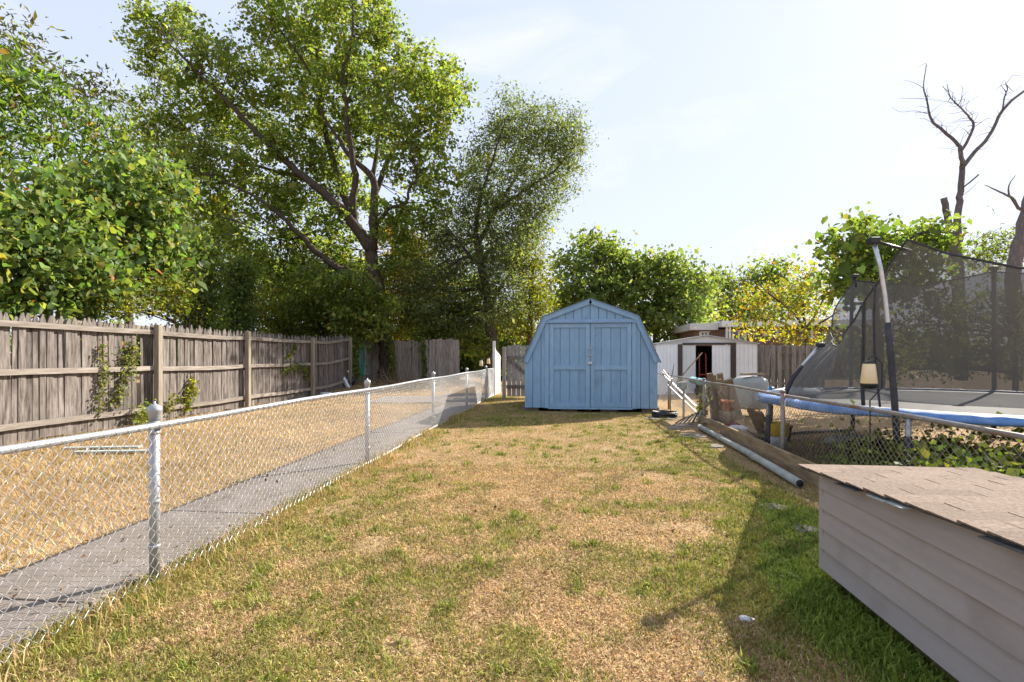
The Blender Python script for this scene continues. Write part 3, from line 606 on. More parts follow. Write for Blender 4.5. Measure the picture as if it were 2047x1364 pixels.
for j in range(nn):
    for k in range(kk): fs.append((j * kk + k, ((j + 1) % nn) * kk + k, ((j + 1) % nn) * kk + (k + 1) % kk, j * kk + (k + 1) % kk))
MB().add(vs, fs, True).build('blue_pad', M['bluepad'], tp)
POLES = [3, 48, 93, 177, 222, 267, 312]
for th in POLES + [138]:
    mb = MB().tube([tpt(th, 2.43, TZ - 0.05), tpt(th, 2.45, 0.03)], 0.026, 10); lg = mb.build('leg', M['galv'], tp)
    o = MB().tube([tpt(th, 2.432, TZ - 0.22), tpt(th, 2.45, 0.015)], 0.034, 10).build('foam_sleeve', M['foam'], tp); o.parent = lg; o.matrix_parent_inverse = Matrix()
for a, b in ((3, 48), (93, 138), (177, 222), (267, 312)): MB().tube([tpt(a, 2.45, 0.03), tpt((a + b) / 2, 2.35, 0.03), tpt(b, 2.45, 0.03)], 0.024, 8).build('ground_bar', M['black'], tp)
BT = atY(1640, 690, 7.25)
for th in POLES:
    if th == 177: path = [atY(1567, 805, 7.15), atY(1572, 782, 7.17), atY(1584, 757, 7.2), atY(1603, 732, 7.22), BT]; split = 3
    elif th == 222: yA = tpt(222, 2.6, 0).y; path = [atY(1793, 885, yA), atY(1788, 800, yA), atY(1780, 705, yA), atY(1775, 645, yA), atY(1769, 590, yA), atY(1760, 535, yA), atY(1746, 482, yA)]; split = 3
    else: path = [tpt(th, 2.5, 0.45), tpt(th, 2.5, 1.5), tpt(th, 2.47, 2.3), tpt(th, 2.40, 2.70)]; split = 2
    po = MB().tube(path, 0.021, 10).build('net_pole', M['steel'], tp)
    o = MB().tube(path[:split + 1] if th in (177, 222) else path, 0.030, 10).build('foam_sleeve', M['foam'], tp); o.parent = po; o.matrix_parent_inverse = Matrix()
    e = path[-1]; o = MB().box(e - Vector((.045, .045, .03)), e + Vector((.045, .045, .03))).build('cap', M['black'], tp, 0.01); o.parent = po; o.matrix_parent_inverse = Matrix()
    if th != 177:
        c_ = tpt(th, 2.36, (path[-1].z) - 0.07); MB().tube([e, c_, c_ - Vector((0, 0, 0.12))], 0.014, 6).build('strap', M['black'], tp)
kn = [(0, 2.66, 2.34), (25, 2.45, 2.36), (48, 2.64, 2.36), (70, 2.5, 2.38), (93, 2.62, 2.36), (104, 2.2, 2.2), (118, 1.8, 1.85), (138, 1.56, 1.55), (158, 1.48, 1.5), (177, 1.44, 1.58), (190, 1.5, 1.75), (203, 1.72, 2.0), (214, 2.08, 2.25), (222, 2.44, 2.46), (229, 2.26, 2.4), (240, 2.08, 2.38), (254, 2.02, 2.36), (267, 2.5, 2.36), (290, 2.2, 2.38), (312, 2.62, 2.36), (335, 2.4, 2.38), (360, 2.66, 2.34)]
ta = np.array([k[0] for k in kn]); tz = np.array([k[1] for k in kn]); trr = np.array([k[2] for k in kn])
nth, nzv = 240, 22; vs = []; fs = []
for j in range(nth):
    th = 360 * j / nth; zt = np.interp(th, ta, tz); rt = np.interp(th, ta, trr)
    for k in range(nzv):
        q = k / (nzv - 1); belly = math.sin(q * PI)
        r = 2.14 + (rt - 2.14) * (q ** 0.8) + belly * (0.05 + 0.035 * math.sin(th * 0.35 + 2 * q) + 0.02 * math.sin(th * 1.3 + 5 * q))
        vs.append(tuple(tpt(th, r, TZ + 0.02 + (zt - TZ - 0.02) * q)))
for j in range(nth):
    for k in range(nzv - 1): fs.append((j * nzv + k, ((j + 1) % nth) * nzv + k, ((j + 1) % nth) * nzv + k + 1, j * nzv + k + 1))
MB().add(vs, fs, True).build('safety_net', M['net'], tp)
hem = [vs[j * nzv + nzv - 1] for j in range(nth)]; MB().tube(hem + [hem[0]], 0.011, 5, False).build('net_hem', M['foam'], tp)
seam = [vs[int(139) * nzv + k] for k in range(nzv)]; MB().tube(seam, 0.02, 5).build('door_seam', M['foam'], tp)
seam = [vs[int(142) * nzv + k] for k in range(nzv)]; MB().tube(seam, 0.012, 5).build('door_seam', M['foam'], tp)

# ---------------------------------------------------------------- lanterns on hooks
def lantern(p, label, s=1.0, ground=0.0):
    t = thing('solar_lantern', label, 'lantern', (p.x, p.y, ground), 'tapered lanterns on hooks')
    MB().lathe([(0.046 * s, 0.175 * s), (0.05 * s, 0.17 * s), (0.068 * s, 0.0), (0.066 * s, -0.004)][::-1], p, 16).build('shade', M['lamp'], t)
    MB().lathe([(0.02 * s, -0.05 * s), (0.05 * s, -0.045 * s), (0.068 * s, -0.02 * s), (0.072 * s, -0.006 * s)], p, 16).build('base_cup', M['black'], t)
    MB().lathe([(0.05 * s, 0.176 * s), (0.05 * s, 0.186 * s), (0.02 * s, 0.2 * s), (0.006, 0.205 * s)], p, 16).build('top_cap', M['black'], t)
    sx = 0.11 * s; top = p + Vector((0, 0, 0.2 * s))
    MB().tube([top, top + Vector((0.0, 0, 0.03)), top + Vector((0.05, 0, 0.045)), top + Vector((sx, 0.0, -0.02)), top + Vector((sx, 0, -0.24 * s)), top + Vector((0.02 * s, 0.02, -0.36 * s)), (p.x + 0.02 * s, p.y + 0.02, ground - 0.05)], 0.006, 6).build('hook', M['black'], t)
lantern(atY(1737, 766, 4.85), 'cream tapered lantern on a black hook beside the rusty fence and trampoline', 1.0)
lantern(Vector((-2.62, 16.1, 1.02)), 'amber lantern on the hook further from the white panel', 0.95)
lantern(Vector((-2.48, 16.75, 1.08)), 'amber lantern hanging right beside the white panel', 0.95)

# ---------------------------------------------------------------- neighbour's clutter
def lump(name, c, s, m, label, cat, seed=0, group=None):
    mb = MB(); n, k = 12, 7; vs = []; rs = random.Random(seed)
    ph = [rs.uniform(0, 6) for _ in range(4)]
    for i in range(k + 1):
        f = PI * i / k
        for j in range(n):
            a = 2 * PI * j / n; rr = 1 + 0.2 * math.sin(3 * a + ph[0] + f) + 0.15 * math.sin(5 * a + ph[1] - 2 * f) + rs.uniform(-.1, .1)
            vs.append((c[0] + s[0] * math.sin(f) * math.cos(a) * rr, c[1] + s[1] * math.sin(f) * math.sin(a) * rr, c[2] + max(-s[2] * 0.7, s[2] * math.cos(f) * (0.85 + 0.15 * rr))))
    fs = [(i * n + j, i * n + (j + 1) % n, (i + 1) * n + (j + 1) % n, (i + 1) * n + j) for i in range(k) for j in range(n)]
    return tag(mb.add(vs, fs, True).build(name, m), label, cat, group)
bl = [((3.05, 10.6, 0.0), (2.86, 10.2, 0.98)), ((3.16, 10.7, 0.0), (2.96, 10.35, 0.93)), ((3.28, 10.75, 0.0), (3.02, 10.2, 0.86)), ((3.42, 10.9, 0.0), (3.1, 10.4, 0.97)), ((3.56, 10.8, 0.0), (3.18, 10.3, 0.84)), ((3.7, 11.0, 0.0), (3.3, 10.45, 0.86))]
for a, b in bl: tag(MB().bar(a, b, 0.11, 0.045, (0, 1, 0.3)).build('lumber_board', M['lumber'], None), 'old board in the bundle leaning behind the rusty fence by the grey tank', 'board', 'lumber leaning by the grey tank')
tag(MB().bar((3.35, 17.2, 0.0), atY(1404, 705, 16.9), 0.09, 0.04).build('leaning_plank', M['lumber'], None), 'grey plank leaning in front of the metal shed doorway', 'plank')
tk = thing('storage_tank', 'pale grey rounded metal tank behind the leaning lumber', 'tank', (4.1, 11.6, 0))
prf = [(0.24, 0.16), (0.34, 0.18), (0.38, 0.24), (0.38, 0.72), (0.35, 0.80), (0.26, 0.86), (0.08, 0.885)]
MB().lathe(prf, (4.1, 11.6, 0), 24).build('body', M['tank'], tk)
for a in (0.5, 2.6, 4.7): MB().tube([(4.1 + .28 * math.cos(a), 11.6 + .28 * math.sin(a), 0.25), (4.1 + .3 * math.cos(a), 11.6 + .3 * math.sin(a), 0)], 0.02, 8).build('leg', M['galv'], tk)
tag(MB().bar((3.85, 11.35, 0.93), (4.35, 11.5, 0.93), 0.14, 0.04).build('tank_plank', M['lumber'], None), 'short plank laid across the pale grey tank', 'plank')
rl = thing('rolled_mat', 'rolled teal cloth resting on the rusty fence rail', 'roll', (2.86, 10.6, 0.8))
MB().tube([(2.80, 11.3, 0.80), (2.80, 10.6, 0.79), (2.81, 10.25, 0.78)], 0.075, 14).build('roll', M['teal'], rl); MB().tube([(2.80, 10.8, 0.797), (2.80, 10.77, 0.797)], 0.08, 14).build('tie', M['black'], rl)
MB().box((2.76, 10.55, 0.0), (2.84, 10.63, 0.72)).build('support', M['lumber'], rl)
bk = thing('bucket', 'yellow topped plastic bucket beside the trampoline leg behind rusty fence', 'bucket', (3.02, 7.35, 0))
MB().lathe([(0.12, 0.0), (0.135, 0.22)], (2.98, 7.4, 0), 18).build('body', M['rag'], bk); MB().lathe([(0.137, 0.205), (0.15, 0.21), (0.155, 0.36), (0.162, 0.375), (0.14, 0.376), (0.13, 0.3)], (2.98, 7.4, 0), 18).build('sleeve', M['yellow'], bk)
MB().tube([(2.98 + .155 * math.cos(a), 7.4 - 0.03 + .05 * math.sin(a), 0.36 - 0.16 * math.sin(a)) for a in np.linspace(0, PI, 12)], 0.004, 5).build('handle', M['galv'], bk)
pt = thing('clay_pot', 'orange clay pot on a stand by the leaning lumber', 'pot', (3.2, 9.8, 0))
MB().lathe([(0.08, 0.28), (0.11, 0.44), (0.125, 0.445), (0.125, 0.48), (0.10, 0.48), (0.09, 0.4)], (3.1, 9.95, 0), 18).build('pot', M['orange'], pt); MB().lathe([(0.14, 0.0), (0.14, 0.28)], (3.1, 9.95, 0), 14).build('stand', M['timber'], pt)
for a, b in (((3.3, 8.75, 0.0), (2.95, 8.35, 0.5)), ((3.45, 8.7, 0.0), (3.05, 8.3, 0.44)), ((3.1, 9.3, 0.02), (2.9, 8.1, 0.06)), ((3.25, 9.4, 0.02), (3.15, 8.2, 0.05))): tag(MB().bar(a, b, 0.12, 0.03).build('scrap_plank', M['timber'], None), 'short dark plank in the scrap heap between yellow bucket and clay pot', 'plank', 'scrap planks behind rusty fence')
lump('plastic_bag', (3.0, 9.1, 0.05), (0.16, 0.14, 0.07), M['rag'], 'crumpled white bag behind fence below the clay pot', 'bag', 3)
lump('plastic_bag', (4.1, 7.7, 0.09), (0.3, 0.2, 0.12), M['rag'], 'white bag lying on the soil under the trampoline', 'bag', 5)
lump('blue_tarp', (fxx(1520) - .25, 17.6, 0.14), (0.28, 0.25, 0.2), M['bluetarp'], 'bunched blue tarp between metal shed and shadowbox fence', 'tarp', 6)
lump('work_glove', (3.05, 9.35, 0.06), (0.12, 0.08, 0.08), M['red'], 'dull red rag on the ground by the rusty fence', 'rag', 9)
lump('folded_tarp', (3.3, 7.55, 0.80), (0.35, 0.22, 0.07), M['rag'], 'pale folded cloth heaped on the blue trampoline pad', 'cloth', 12)
for k, (x, y_) in enumerate(((3.6, 6.6), (4.0, 6.9), (4.5, 6.4), (4.9, 7.0), (3.4, 8.2))):
    t = thing('plant_pot', 'black plastic nursery pot standing under the trampoline', 'pot', (x, y_, 0), 'nursery pots under trampoline')
    MB().lathe([(0.09, 0), (0.12, 0.22), (0.13, 0.22), (0.13, 0.25), (0.115, 0.25), (0.1, 0.2)], (x, y_, 0), 14).build('pot', M['black'], t)
sm = thing('scrap_metal', 'bent silver scrap frame leaning at the blue shed right corner', 'scrap', (2.42, 12.2, 0))
for a, b, wd in (((2.35, 12.3, 0.95), (2.52, 12.0, 0.78), 0.07), ((2.38, 12.25, 0.88), (2.95, 11.6, 0.2), 0.09), ((2.33, 12.1, 1.0), (2.44, 12.05, 0.84), 0.1), ((2.42, 12.0, 0.66), (2.95, 11.4, 0.05), 0.08)): MB().bar(a, b, wd, 0.02).build('strip', M['rust'], sm)
MB().tube([(2.5, 12.1, 0.0), (2.5, 12.1, 0.7), (2.58, 12.05, 1.15)], 0.012, 6).build('rod', M['rust'], sm)
# left yard bits
hs = thing('garden_hose', 'coiled green garden hose hanging on the short board fence', 'hose', (-7.95, 19.4, 0.6))
for k in range(8):
    ph = random.uniform(0, 6); r0 = 0.3 + 0.04 * random.random()
    MB().tube([(-7.99 + 0.02 * (k % 4), 19.4 + r0 * math.cos(a) * 0.8, 1.25 + 0.62 * math.sin(a) * (1 + 0.05 * k / 4) - 0.05 * (k % 3) + .02 * math.sin(3 * a + ph)) for a in np.linspace(0, 2 * PI, 29)], 0.012, 6).build('loop', M['hose'], hs)
lump('rubbish_bag', atY(690, 765, 18.4) + Vector((0, 0, .02)), (0.3, 0.3, 0.3), M['black'], 'black rubbish bag at the foot of the green hose', 'bag', 14)
tag(MB().bar(atY(684, 752, 18.1), atY(697, 776, 17.9), 0.1, 0.1).build('white_tube', M['white'], None), 'white tube poking out beside the black rubbish bag', 'tube')
p = atY(645, 780, 16.2); tag(MB().tube([(p.x - .3, p.y, hzf(p.x, p.y) + .05), (p.x + .25, p.y + .1, hzf(p.x, p.y) + .05)], 0.05, 10).build('white_pipe', M['white'], None), 'short white pipe lying near the last picket fence post', 'pipe')
for (px, py) in ((200, 900), (225, 908)):
    p = gnd(px, py); tag(MB().bar((p.x - .5, p.y - 0.05, 0.03), (p.x + .5, p.y + .12, 0.035), 0.1, 0.02).build('flat_board', M['palegreen'], None), 'pale green board lying flat in the straw before the picket fence', 'board', 'pale boards in the straw')
bp = thing('brush_pile', 'tangle of bare dry twigs heaped at the maple base', 'brush pile', (-7.0, 19.6, 0.28))
mb = MB()
for k in range(90):
    c_ = Vector((random.gauss(-6.9, 0.75), random.gauss(19.4, 0.4), 0.22)); d_ = Vector((random.gauss(0, 1), random.gauss(0, .6), random.uniform(0.3, 1.2))).normalized() * random.uniform(0.3, 0.95)
    mb.tube([c_, c_ + d_ * 0.5 + Vector((random.gauss(0, .05), 0, .03)), c_ + d_], [0.014, 0.009, 0.004], 4)
mb.build('twigs', M['twig'], bp)['kind'] = 'stuff'
lump('paper_scrap', gnd(1490, 1243) + Vector((0, 0, 0.012)), (0.035, 0.024, 0.014), M['rag'], 'small crumpled paper scrap on the bare soil near the hutch', 'litter', 21)
tag(MB().bar((-9.1, 8.2, 1.93), (-9.1, 13.2, 1.91), 0.05, 0.12).build('white_beam', M['post_wood'], None), 'pale beam showing just above the picket tips under the vine', 'beam')
for y_ in (8.4, 12.8): MB().box((-9.12, y_, 0), (-9.08, y_ + .08, 1.92)).build('post', M['white'], bpy.data.objects['white_beam'])

# ---------------------------------------------------------------- leaves, trees
def leaves(name, C, size, cols, m, parent, aspect=0.55, droop=0.2, shape='diamond', up=0.5):
    n = len(C); size = np.broadcast_to(size, n)
    d = RNG.normal(size=(n, 3)); d[:, 2] -= droop; d /= np.linalg.norm(d, axis=1, keepdims=True)
    nr = RNG.normal(size=(n, 3)); nr[:, 2] += up * 2
    sd_ = np.cross(d, nr); sd_ /= np.linalg.norm(sd_, axis=1, keepdims=True) + 1e-9
    nn_ = np.cross(sd_, d); s = size[:, None]
    if shape == 'diamond':
        P = [C - d * s * .5, C + sd_ * s * aspect * .5 + nn_ * s * .08, C + d * s * .5, C - sd_ * s * aspect * .5 + nn_ * s * .08]
        V = np.stack(P, 1).reshape(-1, 3); k = 4; b = np.arange(n) * 4
        Fc = np.concatenate([np.stack([b, b + 1, b + 2], 1), np.stack([b, b + 2, b + 3], 1)])
    else:                                            # broad heart-shaped leaf, folded on the midrib
        P = [C - d * s * .38, C - d * s * .48 + sd_ * s * .30 + nn_ * s * .05, C - d * s * .05 + sd_ * s * .47 + nn_ * s * .1, C + d * s * .3 + sd_ * s * .24 + nn_ * s * .03, C + d * s * .56 - nn_ * s * .06,
             C + d * s * .3 - sd_ * s * .24 + nn_ * s * .03, C - d * s * .05 - sd_ * s * .47 + nn_ * s * .1, C - d * s * .48 - sd_ * s * .30 + nn_ * s * .05]
        V = np.stack(P, 1).reshape(-1, 3); k = 8; b = np.arange(n) * 8
        T = [(0, 1, 2), (0, 2, 3), (0, 3, 4), (0, 4, 5), (0, 5, 6), (0, 6, 7)]
        Fc = np.concatenate([np.stack([b + i, b + j, b + l], 1) for i, j, l in T])
    o = np_mesh(name, V, Fc, np.repeat(cols, k, 0), m, parent); o['kind'] = 'stuff'; return o
def palette(n, cols, wts, jit=0.22):
    c = np.array(cols)[RNG.choice(len(cols), n, p=np.array(wts) / sum(wts))]
    return np.clip(c * np.exp(RNG.normal(0, jit, (n, 1))) * np.exp(RNG.normal(0, 0.06, (n, 3))), 0, 1)
def wobble(pts, rad, sub=4, amp=0.25):               # smooth and roughen a limb
    pts = [Vector(p) for p in pts]; out = []; rr = []
    for i in range(len(pts) - 1):
        p0 = pts[max(i - 1, 0)]; p1 = pts[i]; p2 = pts[i + 1]; p3 = pts[min(i + 2, len(pts) - 1)]
        for s in range(sub):
            t = s / sub
            out.append(0.5 * ((2 * p1) + (-p0 + p2) * t + (2 * p0 - 5 * p1 + 4 * p2 - p3) * t * t + (-p0 + 3 * p1 - 3 * p2 + p3) * t ** 3) + Vector((random.gauss(0, 1), random.gauss(0, 1), random.gauss(0, .4))) * amp * min(rad[i], 0.12))
            rr.append(rad[i] + (rad[i + 1] - rad[i]) * t)
    out.append(pts[-1]); rr.append(rad[-1]); return out, rr
DENS = 2.8
def tree(name, label, cat, base, limbs, blobs, leaf, ncl, per, cols, wts, m='leaf', clr=0.45, asp=0.55, droop=0.2, shape='diamond', bark='bark', group=None, twig=0.012, flat=0.7, nodes_extra=None, up=0.5):
    """limbs: list of (points, radii) in world space; blobs: (centre, (rx, ry, rz)) ; ncl clusters per blob unit, per leaves each"""
    t = thing(name, label, cat, base, group)
    mb = MB(); nodes = []
    for pts, rad in limbs:
        q, r = wobble(pts, rad); mb.tube(q, r, 10 if rad[0] > .12 else 6)
        nodes += [(p, rr) for p, rr in zip(q, r) if rr < 0.24] or [(q[-1], r[-1])]
    NP = np.array([tuple(p) for p, _ in nodes]) if nodes else None
    CC = []
    for c, rr in blobs:
        k = max(4, int(DENS * ncl * (rr[0] * rr[2]) ** 0.9))
        v = RNG.normal(size=(k, 3)); v /= np.linalg.norm(v, axis=1, keepdims=True)
        rad = RNG.uniform(0.15, 1.0, (k, 1)) ** 0.55
        CC.append(np.array(c) + v * rad * np.array(rr) * RNG.uniform(.85, 1.2, (k, 1)))
    CC = np.concatenate(CC)
    if NP is not None and twig:
        for c in CC[RNG.random(len(CC)) < 0.22]:
            dd = NP - c; i = int(np.argmin((dd ** 2).sum(1) + 0.5 * np.maximum(0, dd[:, 2]) ** 2)); p = Vector(NP[i]); q = Vector(c); L_ = (q - p).length
            if L_ > 4.5: continue
            mid_ = (p + q) / 2 + Vector((random.gauss(0, .08), random.gauss(0, .08), 0.05)) * L_
            mb.tube([p, mid_, q], [min(nodes[i][1] * 0.5, twig * (1 + L_ * 0.6)), twig * (0.7 + L_ * 0.25), twig * 0.4], 4, False)
    if mb.v: mb.build('trunk', M[bark], t)
    k = np.clip(RNG.normal(per, per * .35, len(CC)), 3, None).astype(int)
    ce = np.repeat(CC, k, 0); n = len(ce); clc = np.repeat(np.exp(RNG.normal(0, 0.16, (len(CC), 1))), k, 0)
    axd = RNG.normal(size=(len(CC), 3)); axd[:, 2] *= .35; axd /= np.linalg.norm(axd, axis=1, keepdims=True); ax = np.repeat(axd, k, 0)
    P = ce + RNG.normal(size=(n, 3)) * clr * np.array([.5, .5, .5 * flat]) + ax * RNG.normal(0, clr * .75, (n, 1))
    sz = leaf * np.exp(RNG.normal(0, .36, n))
    leaves('crown', P, sz, np.clip(palette(n, cols, wts) * clc, 0, 1), M[m], t, asp, droop, shape, up)
    return t
def PB_(px, py, Y): return atY(px, py, Y)
def blobsY(lst, Y, dj=0.8, depth=1.0):
    out = []
    for (px, py, rx, ry) in lst:
        yy = Y + random.uniform(-dj, dj); c = atY(px, py, yy); s = (c - Vector((0, 0, H))).length / math.sqrt(FPX ** 2 + (px - CX) ** 2 + (py - HY) ** 2)
        out.append((tuple(c), (rx * s, depth * (rx + ry) / 2 * s, ry * s)))
    return out
def blobsX(lst, X, dj=0.4, depth=1.0):
    out = []
    for (px, py, rx, ry) in lst:
        c = atX(px, py, X + random.uniform(-dj, dj)); s = (c - Vector((0, 0, H))).length / math.sqrt(FPX ** 2 + (px - CX) ** 2 + (py - HY) ** 2)
        out.append((tuple(c), (depth * (rx + ry) / 2 * s * .7, rx * s * 1.15, ry * s)))
    return out
def limbY(pts, Y, dy, r0, r1, kr=1.0):
    r0 *= kr; r1 *= kr                       # pixel polyline, depth drifting by dy towards the tip
    n = len(pts); P = [atY(px, py, Y + dy * i / (n - 1)) for i, (px, py) in enumerate(pts)]
    return P, list(np.linspace(r0, r1, n))
GREEN = [(0.115, 0.165, 0.045), (0.15, 0.20, 0.05), (0.205, 0.24, 0.06), (0.28, 0.275, 0.07)]
DARKG = [(0.10, 0.14, 0.045), (0.14, 0.18, 0.05), (0.20, 0.23, 0.06)]
YELG = [(0.16, 0.18, 0.03), (0.24, 0.22, 0.03), (0.11, 0.14, 0.03), (0.30, 0.22, 0.035)]

# the maple
MYd = 21.0
lm = [limbY([(779, 790), (774, 730), (768, 660), (757, 590), (745, 530), (740, 490)], MYd, 0, 0.37, 0.25)]
lm[0][0][0].z = 0.1; lm[0][1][0] = 0.47
for pts, dy, r0, r1 in [
    ([(742, 500), (700, 441), (669, 405), (608, 354), (556, 308), (480, 230), (400, 150), (340, 90)], -1.5, .25, .03),
    ([(704, 445), (692, 405), (669, 333), (654, 277), (638, 169), (636, 25), (634, -70)], 1.5, .19, .05),
    ([(708, 446), (705, 405), (710, 349), (700, 287), (692, 205), (685, 143), (702, 92), (705, 10)], -1.8, .17, .03),
    ([(744, 500), (748, 425), (746, 359), (705, 318), (669, 267), (620, 190)], -0.8, .22, .03),
    ([(747, 400), (772, 328), (792, 297), (848, 264), (905, 236), (930, 190)], 1.2, .13, .02),
    ([(748, 455), (776, 420), (812, 405), (823, 369), (869, 356)], -1.5, .11, .02),
    ([(752, 570), (690, 545), (638, 508), (602, 472), (566, 436), (520, 400), (440, 360), (370, 335)], -2.5, .16, .02),
    ([(746, 359), (752, 300), (770, 220), (800, 140), (810, 90)], 1.0, .11, .02),
    ([(608, 354), (560, 345), (480, 320), (400, 280), (310, 200)], 1.2, .09, .02),
    ([(638, 169), (590, 100), (545, 40)], -0.8, .08, .02), ([(702, 92), (740, 50), (760, 5)], 0.6, .07, .02),
    ([(602, 472), (560, 480), (490, 450)], 0.8, .06, .015)]:
    lm.append(limbY(pts, MYd, dy, r0, r1))
mbl = [(300, 55, 40, 35), (350, 50, 55, 45), (425, 110, 60, 45), (330, 140, 45, 35), (400, 190, 65, 45), (290, 90, 35, 30), (430, 240, 80, 50), (300, 215, 45, 25), (335, 275, 70, 40), (520, 160, 65, 60), (545, 30, 60, 60), (610, 0, 80, 60), (700, 10, 70, 60), (755, 30, 35, 50),
       (590, 110, 80, 60), (660, 110, 80, 70), (720, 130, 60, 60), (790, 110, 60, 50), (850, 150, 55, 45), (905, 165, 40, 45), (800, 190, 75, 55), (880, 220, 65, 45), (690, 200, 80, 60), (590, 220, 80, 60), (500, 260, 70, 50), (570, 310, 70, 45),
       (430, 320, 85, 45), (350, 335, 70, 45), (490, 370, 80, 40), (400, 390, 70, 40), (650, 300, 70, 50), (740, 260, 60, 50), (800, 280, 55, 45), (865, 300, 55, 35), (880, 350, 45, 30), (815, 350, 50, 30), (600, 400, 60, 35), (550, 440, 60, 30), (680, 370, 45, 30), (780, 420, 40, 22), (450, 430, 60, 35),
       (640, 560, 75, 40), (580, 590, 60, 40), (700, 590, 50, 35), (560, 530, 60, 30), (690, 520, 40, 25), (620, 530, 70, 30), (560, 565, 70, 35), (690, 615, 60, 35), (500, 500, 60, 30), (740, 610, 35, 30), (760, 560, 30, 25), (620, 480, 50, 25), (430, 470, 60, 30), (790, 465, 45, 30), (835, 435, 45, 30), (860, 400, 45, 28), (690, 470, 40, 25), (660, 445, 45, 28), (800, 520, 40, 30), (560, 400, 60, 30), (720, 400, 35, 25), (640, 350, 50, 30)]
tree('maple_tree', 'tall spreading maple with forked dark limbs behind the hose fence', 'tree', (-7.4, MYd, 0.28), lm, blobsY(mbl, MYd, 1.8, 1.5) + blobsY([(715, 555, 40, 28), (760, 610, 34, 34), (700, 640, 45, 35), (740, 660, 32, 34), (660, 585, 50, 30), (600, 545, 55, 28)], 18.9, .4, .8), 0.13, 15, 32, GREEN, [3, 4, 2.5, 1.3], clr=0.31, asp=0.75, twig=0.012)

# feathery darker tree right of the maple
EYd = 22.5
lm = [limbY([(985, 770), (985, 700), (975, 620), (965, 540), (950, 470)], EYd, 0, .30, .15)]
for pts, dy, r0, r1 in [([(955, 490), (990, 420), (1030, 360), (1060, 300), (1090, 250)], 1, .12, .02), ([(965, 540), (930, 500), (900, 460)], -1, .1, .02), ([(950, 470), (960, 400), (985, 320), (1010, 240)], -1, .11, .02), ([(990, 420), (1050, 380), (1110, 340), (1150, 290)], -.6, .08, .015), ([(975, 620), (1010, 560), (1050, 520)], .8, .1, .02)]: lm.append(limbY(pts, EYd, dy, r0, r1))
ebl = [(1010, 240, 40, 35), (1060, 270, 50, 35), (1110, 270, 40, 40), (1140, 300, 28, 55), (1000, 310, 65, 45), (1070, 330, 65, 40), (960, 350, 45, 45), (1110, 370, 40, 35), (1030, 390, 75, 45), (960, 420, 65, 45), (900, 450, 55, 45), (1080, 420, 35, 30), (960, 490, 75, 45), (890, 520, 55, 50), (1020, 480, 55, 45), (930, 570, 75, 45), (870, 610, 50, 50), (860, 480, 50, 40), (840, 560, 45, 40), (1010, 620, 50, 40), (1060, 450, 45, 35), (1000, 520, 50, 35), (830, 620, 40, 35), (960, 630, 55, 45), (900, 660, 60, 30), (1000, 560, 40, 40)]
for px, py in ((1015, 195), (1058, 222), (1072, 228), (1104, 212), (1100, 235), (1150, 250), (1160, 270), (1030, 205)): ebl.append((px, py, 7, 24))
t_ = tree('feathery_tree', 'grey green feathery tree arching between the maple and the blue shed', 'tree', (-3.2, EYd, 0), lm, blobsY(ebl, EYd, 1.2, 1.3), 0.11, 21, 48, [(0.095, 0.125, 0.065), (0.125, 0.16, 0.08), (0.16, 0.185, 0.085), (0.21, 0.21, 0.08)], [3, 3, 2, 1], clr=0.45, asp=0.42, twig=0.010)
tree('leafy_tree', 'yellow green ivy clad tree just left of the blue shed roof', 'tree', (-1.6, 24, 0), [limbY([(1055, 760), (1060, 640), (1065, 540)], 24, 0, .2, .06)], blobsY([(1055, 500, 38, 50), (1075, 560, 28, 45), (1045, 580, 45, 50), (1065, 640, 38, 40), (1020, 640, 40, 45), (1085, 610, 20, 30), (1030, 530, 30, 40)], 24, 1, 1.2), 0.11, 18, 42, YELG, [4, 2, 3, .4], clr=.4)

# masses behind the left fence
tree('vine_thicket', 'wall of broad leaved grape vine hanging over the picket fence', 'vine', (-10, 8.2, 0), [([(-10.3, 7.5, 0), (-10.2, 7.6, 2), (-10.1, 7.9, 4)], [.12, .09, .04]), ([(-10.2, 10, 0), (-10.3, 9.8, 2), (-10, 9.6, 3.6)], [.1, .08, .03])],
     blobsX([(20, 420, 70, 60), (90, 400, 70, 60), (170, 390, 65, 50), (240, 410, 55, 45), (300, 420, 40, 40), (-60, 480, 80, 80), (40, 500, 80, 60), (130, 490, 80, 60), (220, 480, 70, 50), (300, 480, 45, 45), (-40, 580, 80, 50), (30, 585, 70, 40), (110, 570, 70, 45), (190, 560, 60, 50), (330, 440, 22, 40), (345, 500, 15, 45), (260, 545, 50, 45), (20, 620, 60, 25), (-40, 620, 60, 25), (90, 615, 50, 25), (160, 610, 45, 25), (350, 380, 28, 30), (355, 560, 25, 40), (330, 540, 35, 40), (310, 350, 40, 30), (260, 350, 50, 30)], -9.7, .4), 0.105, 30, 34,
     [(0.10, 0.165, 0.05), (0.15, 0.215, 0.065), (0.21, 0.25, 0.07), (0.30, 0.27, 0.07), (0.32, 0.10, 0.05)], [4, 4, 2.6, .6, .08], 'bigleaf', clr=.4, shape='heart', droop=.8, twig=0.008)
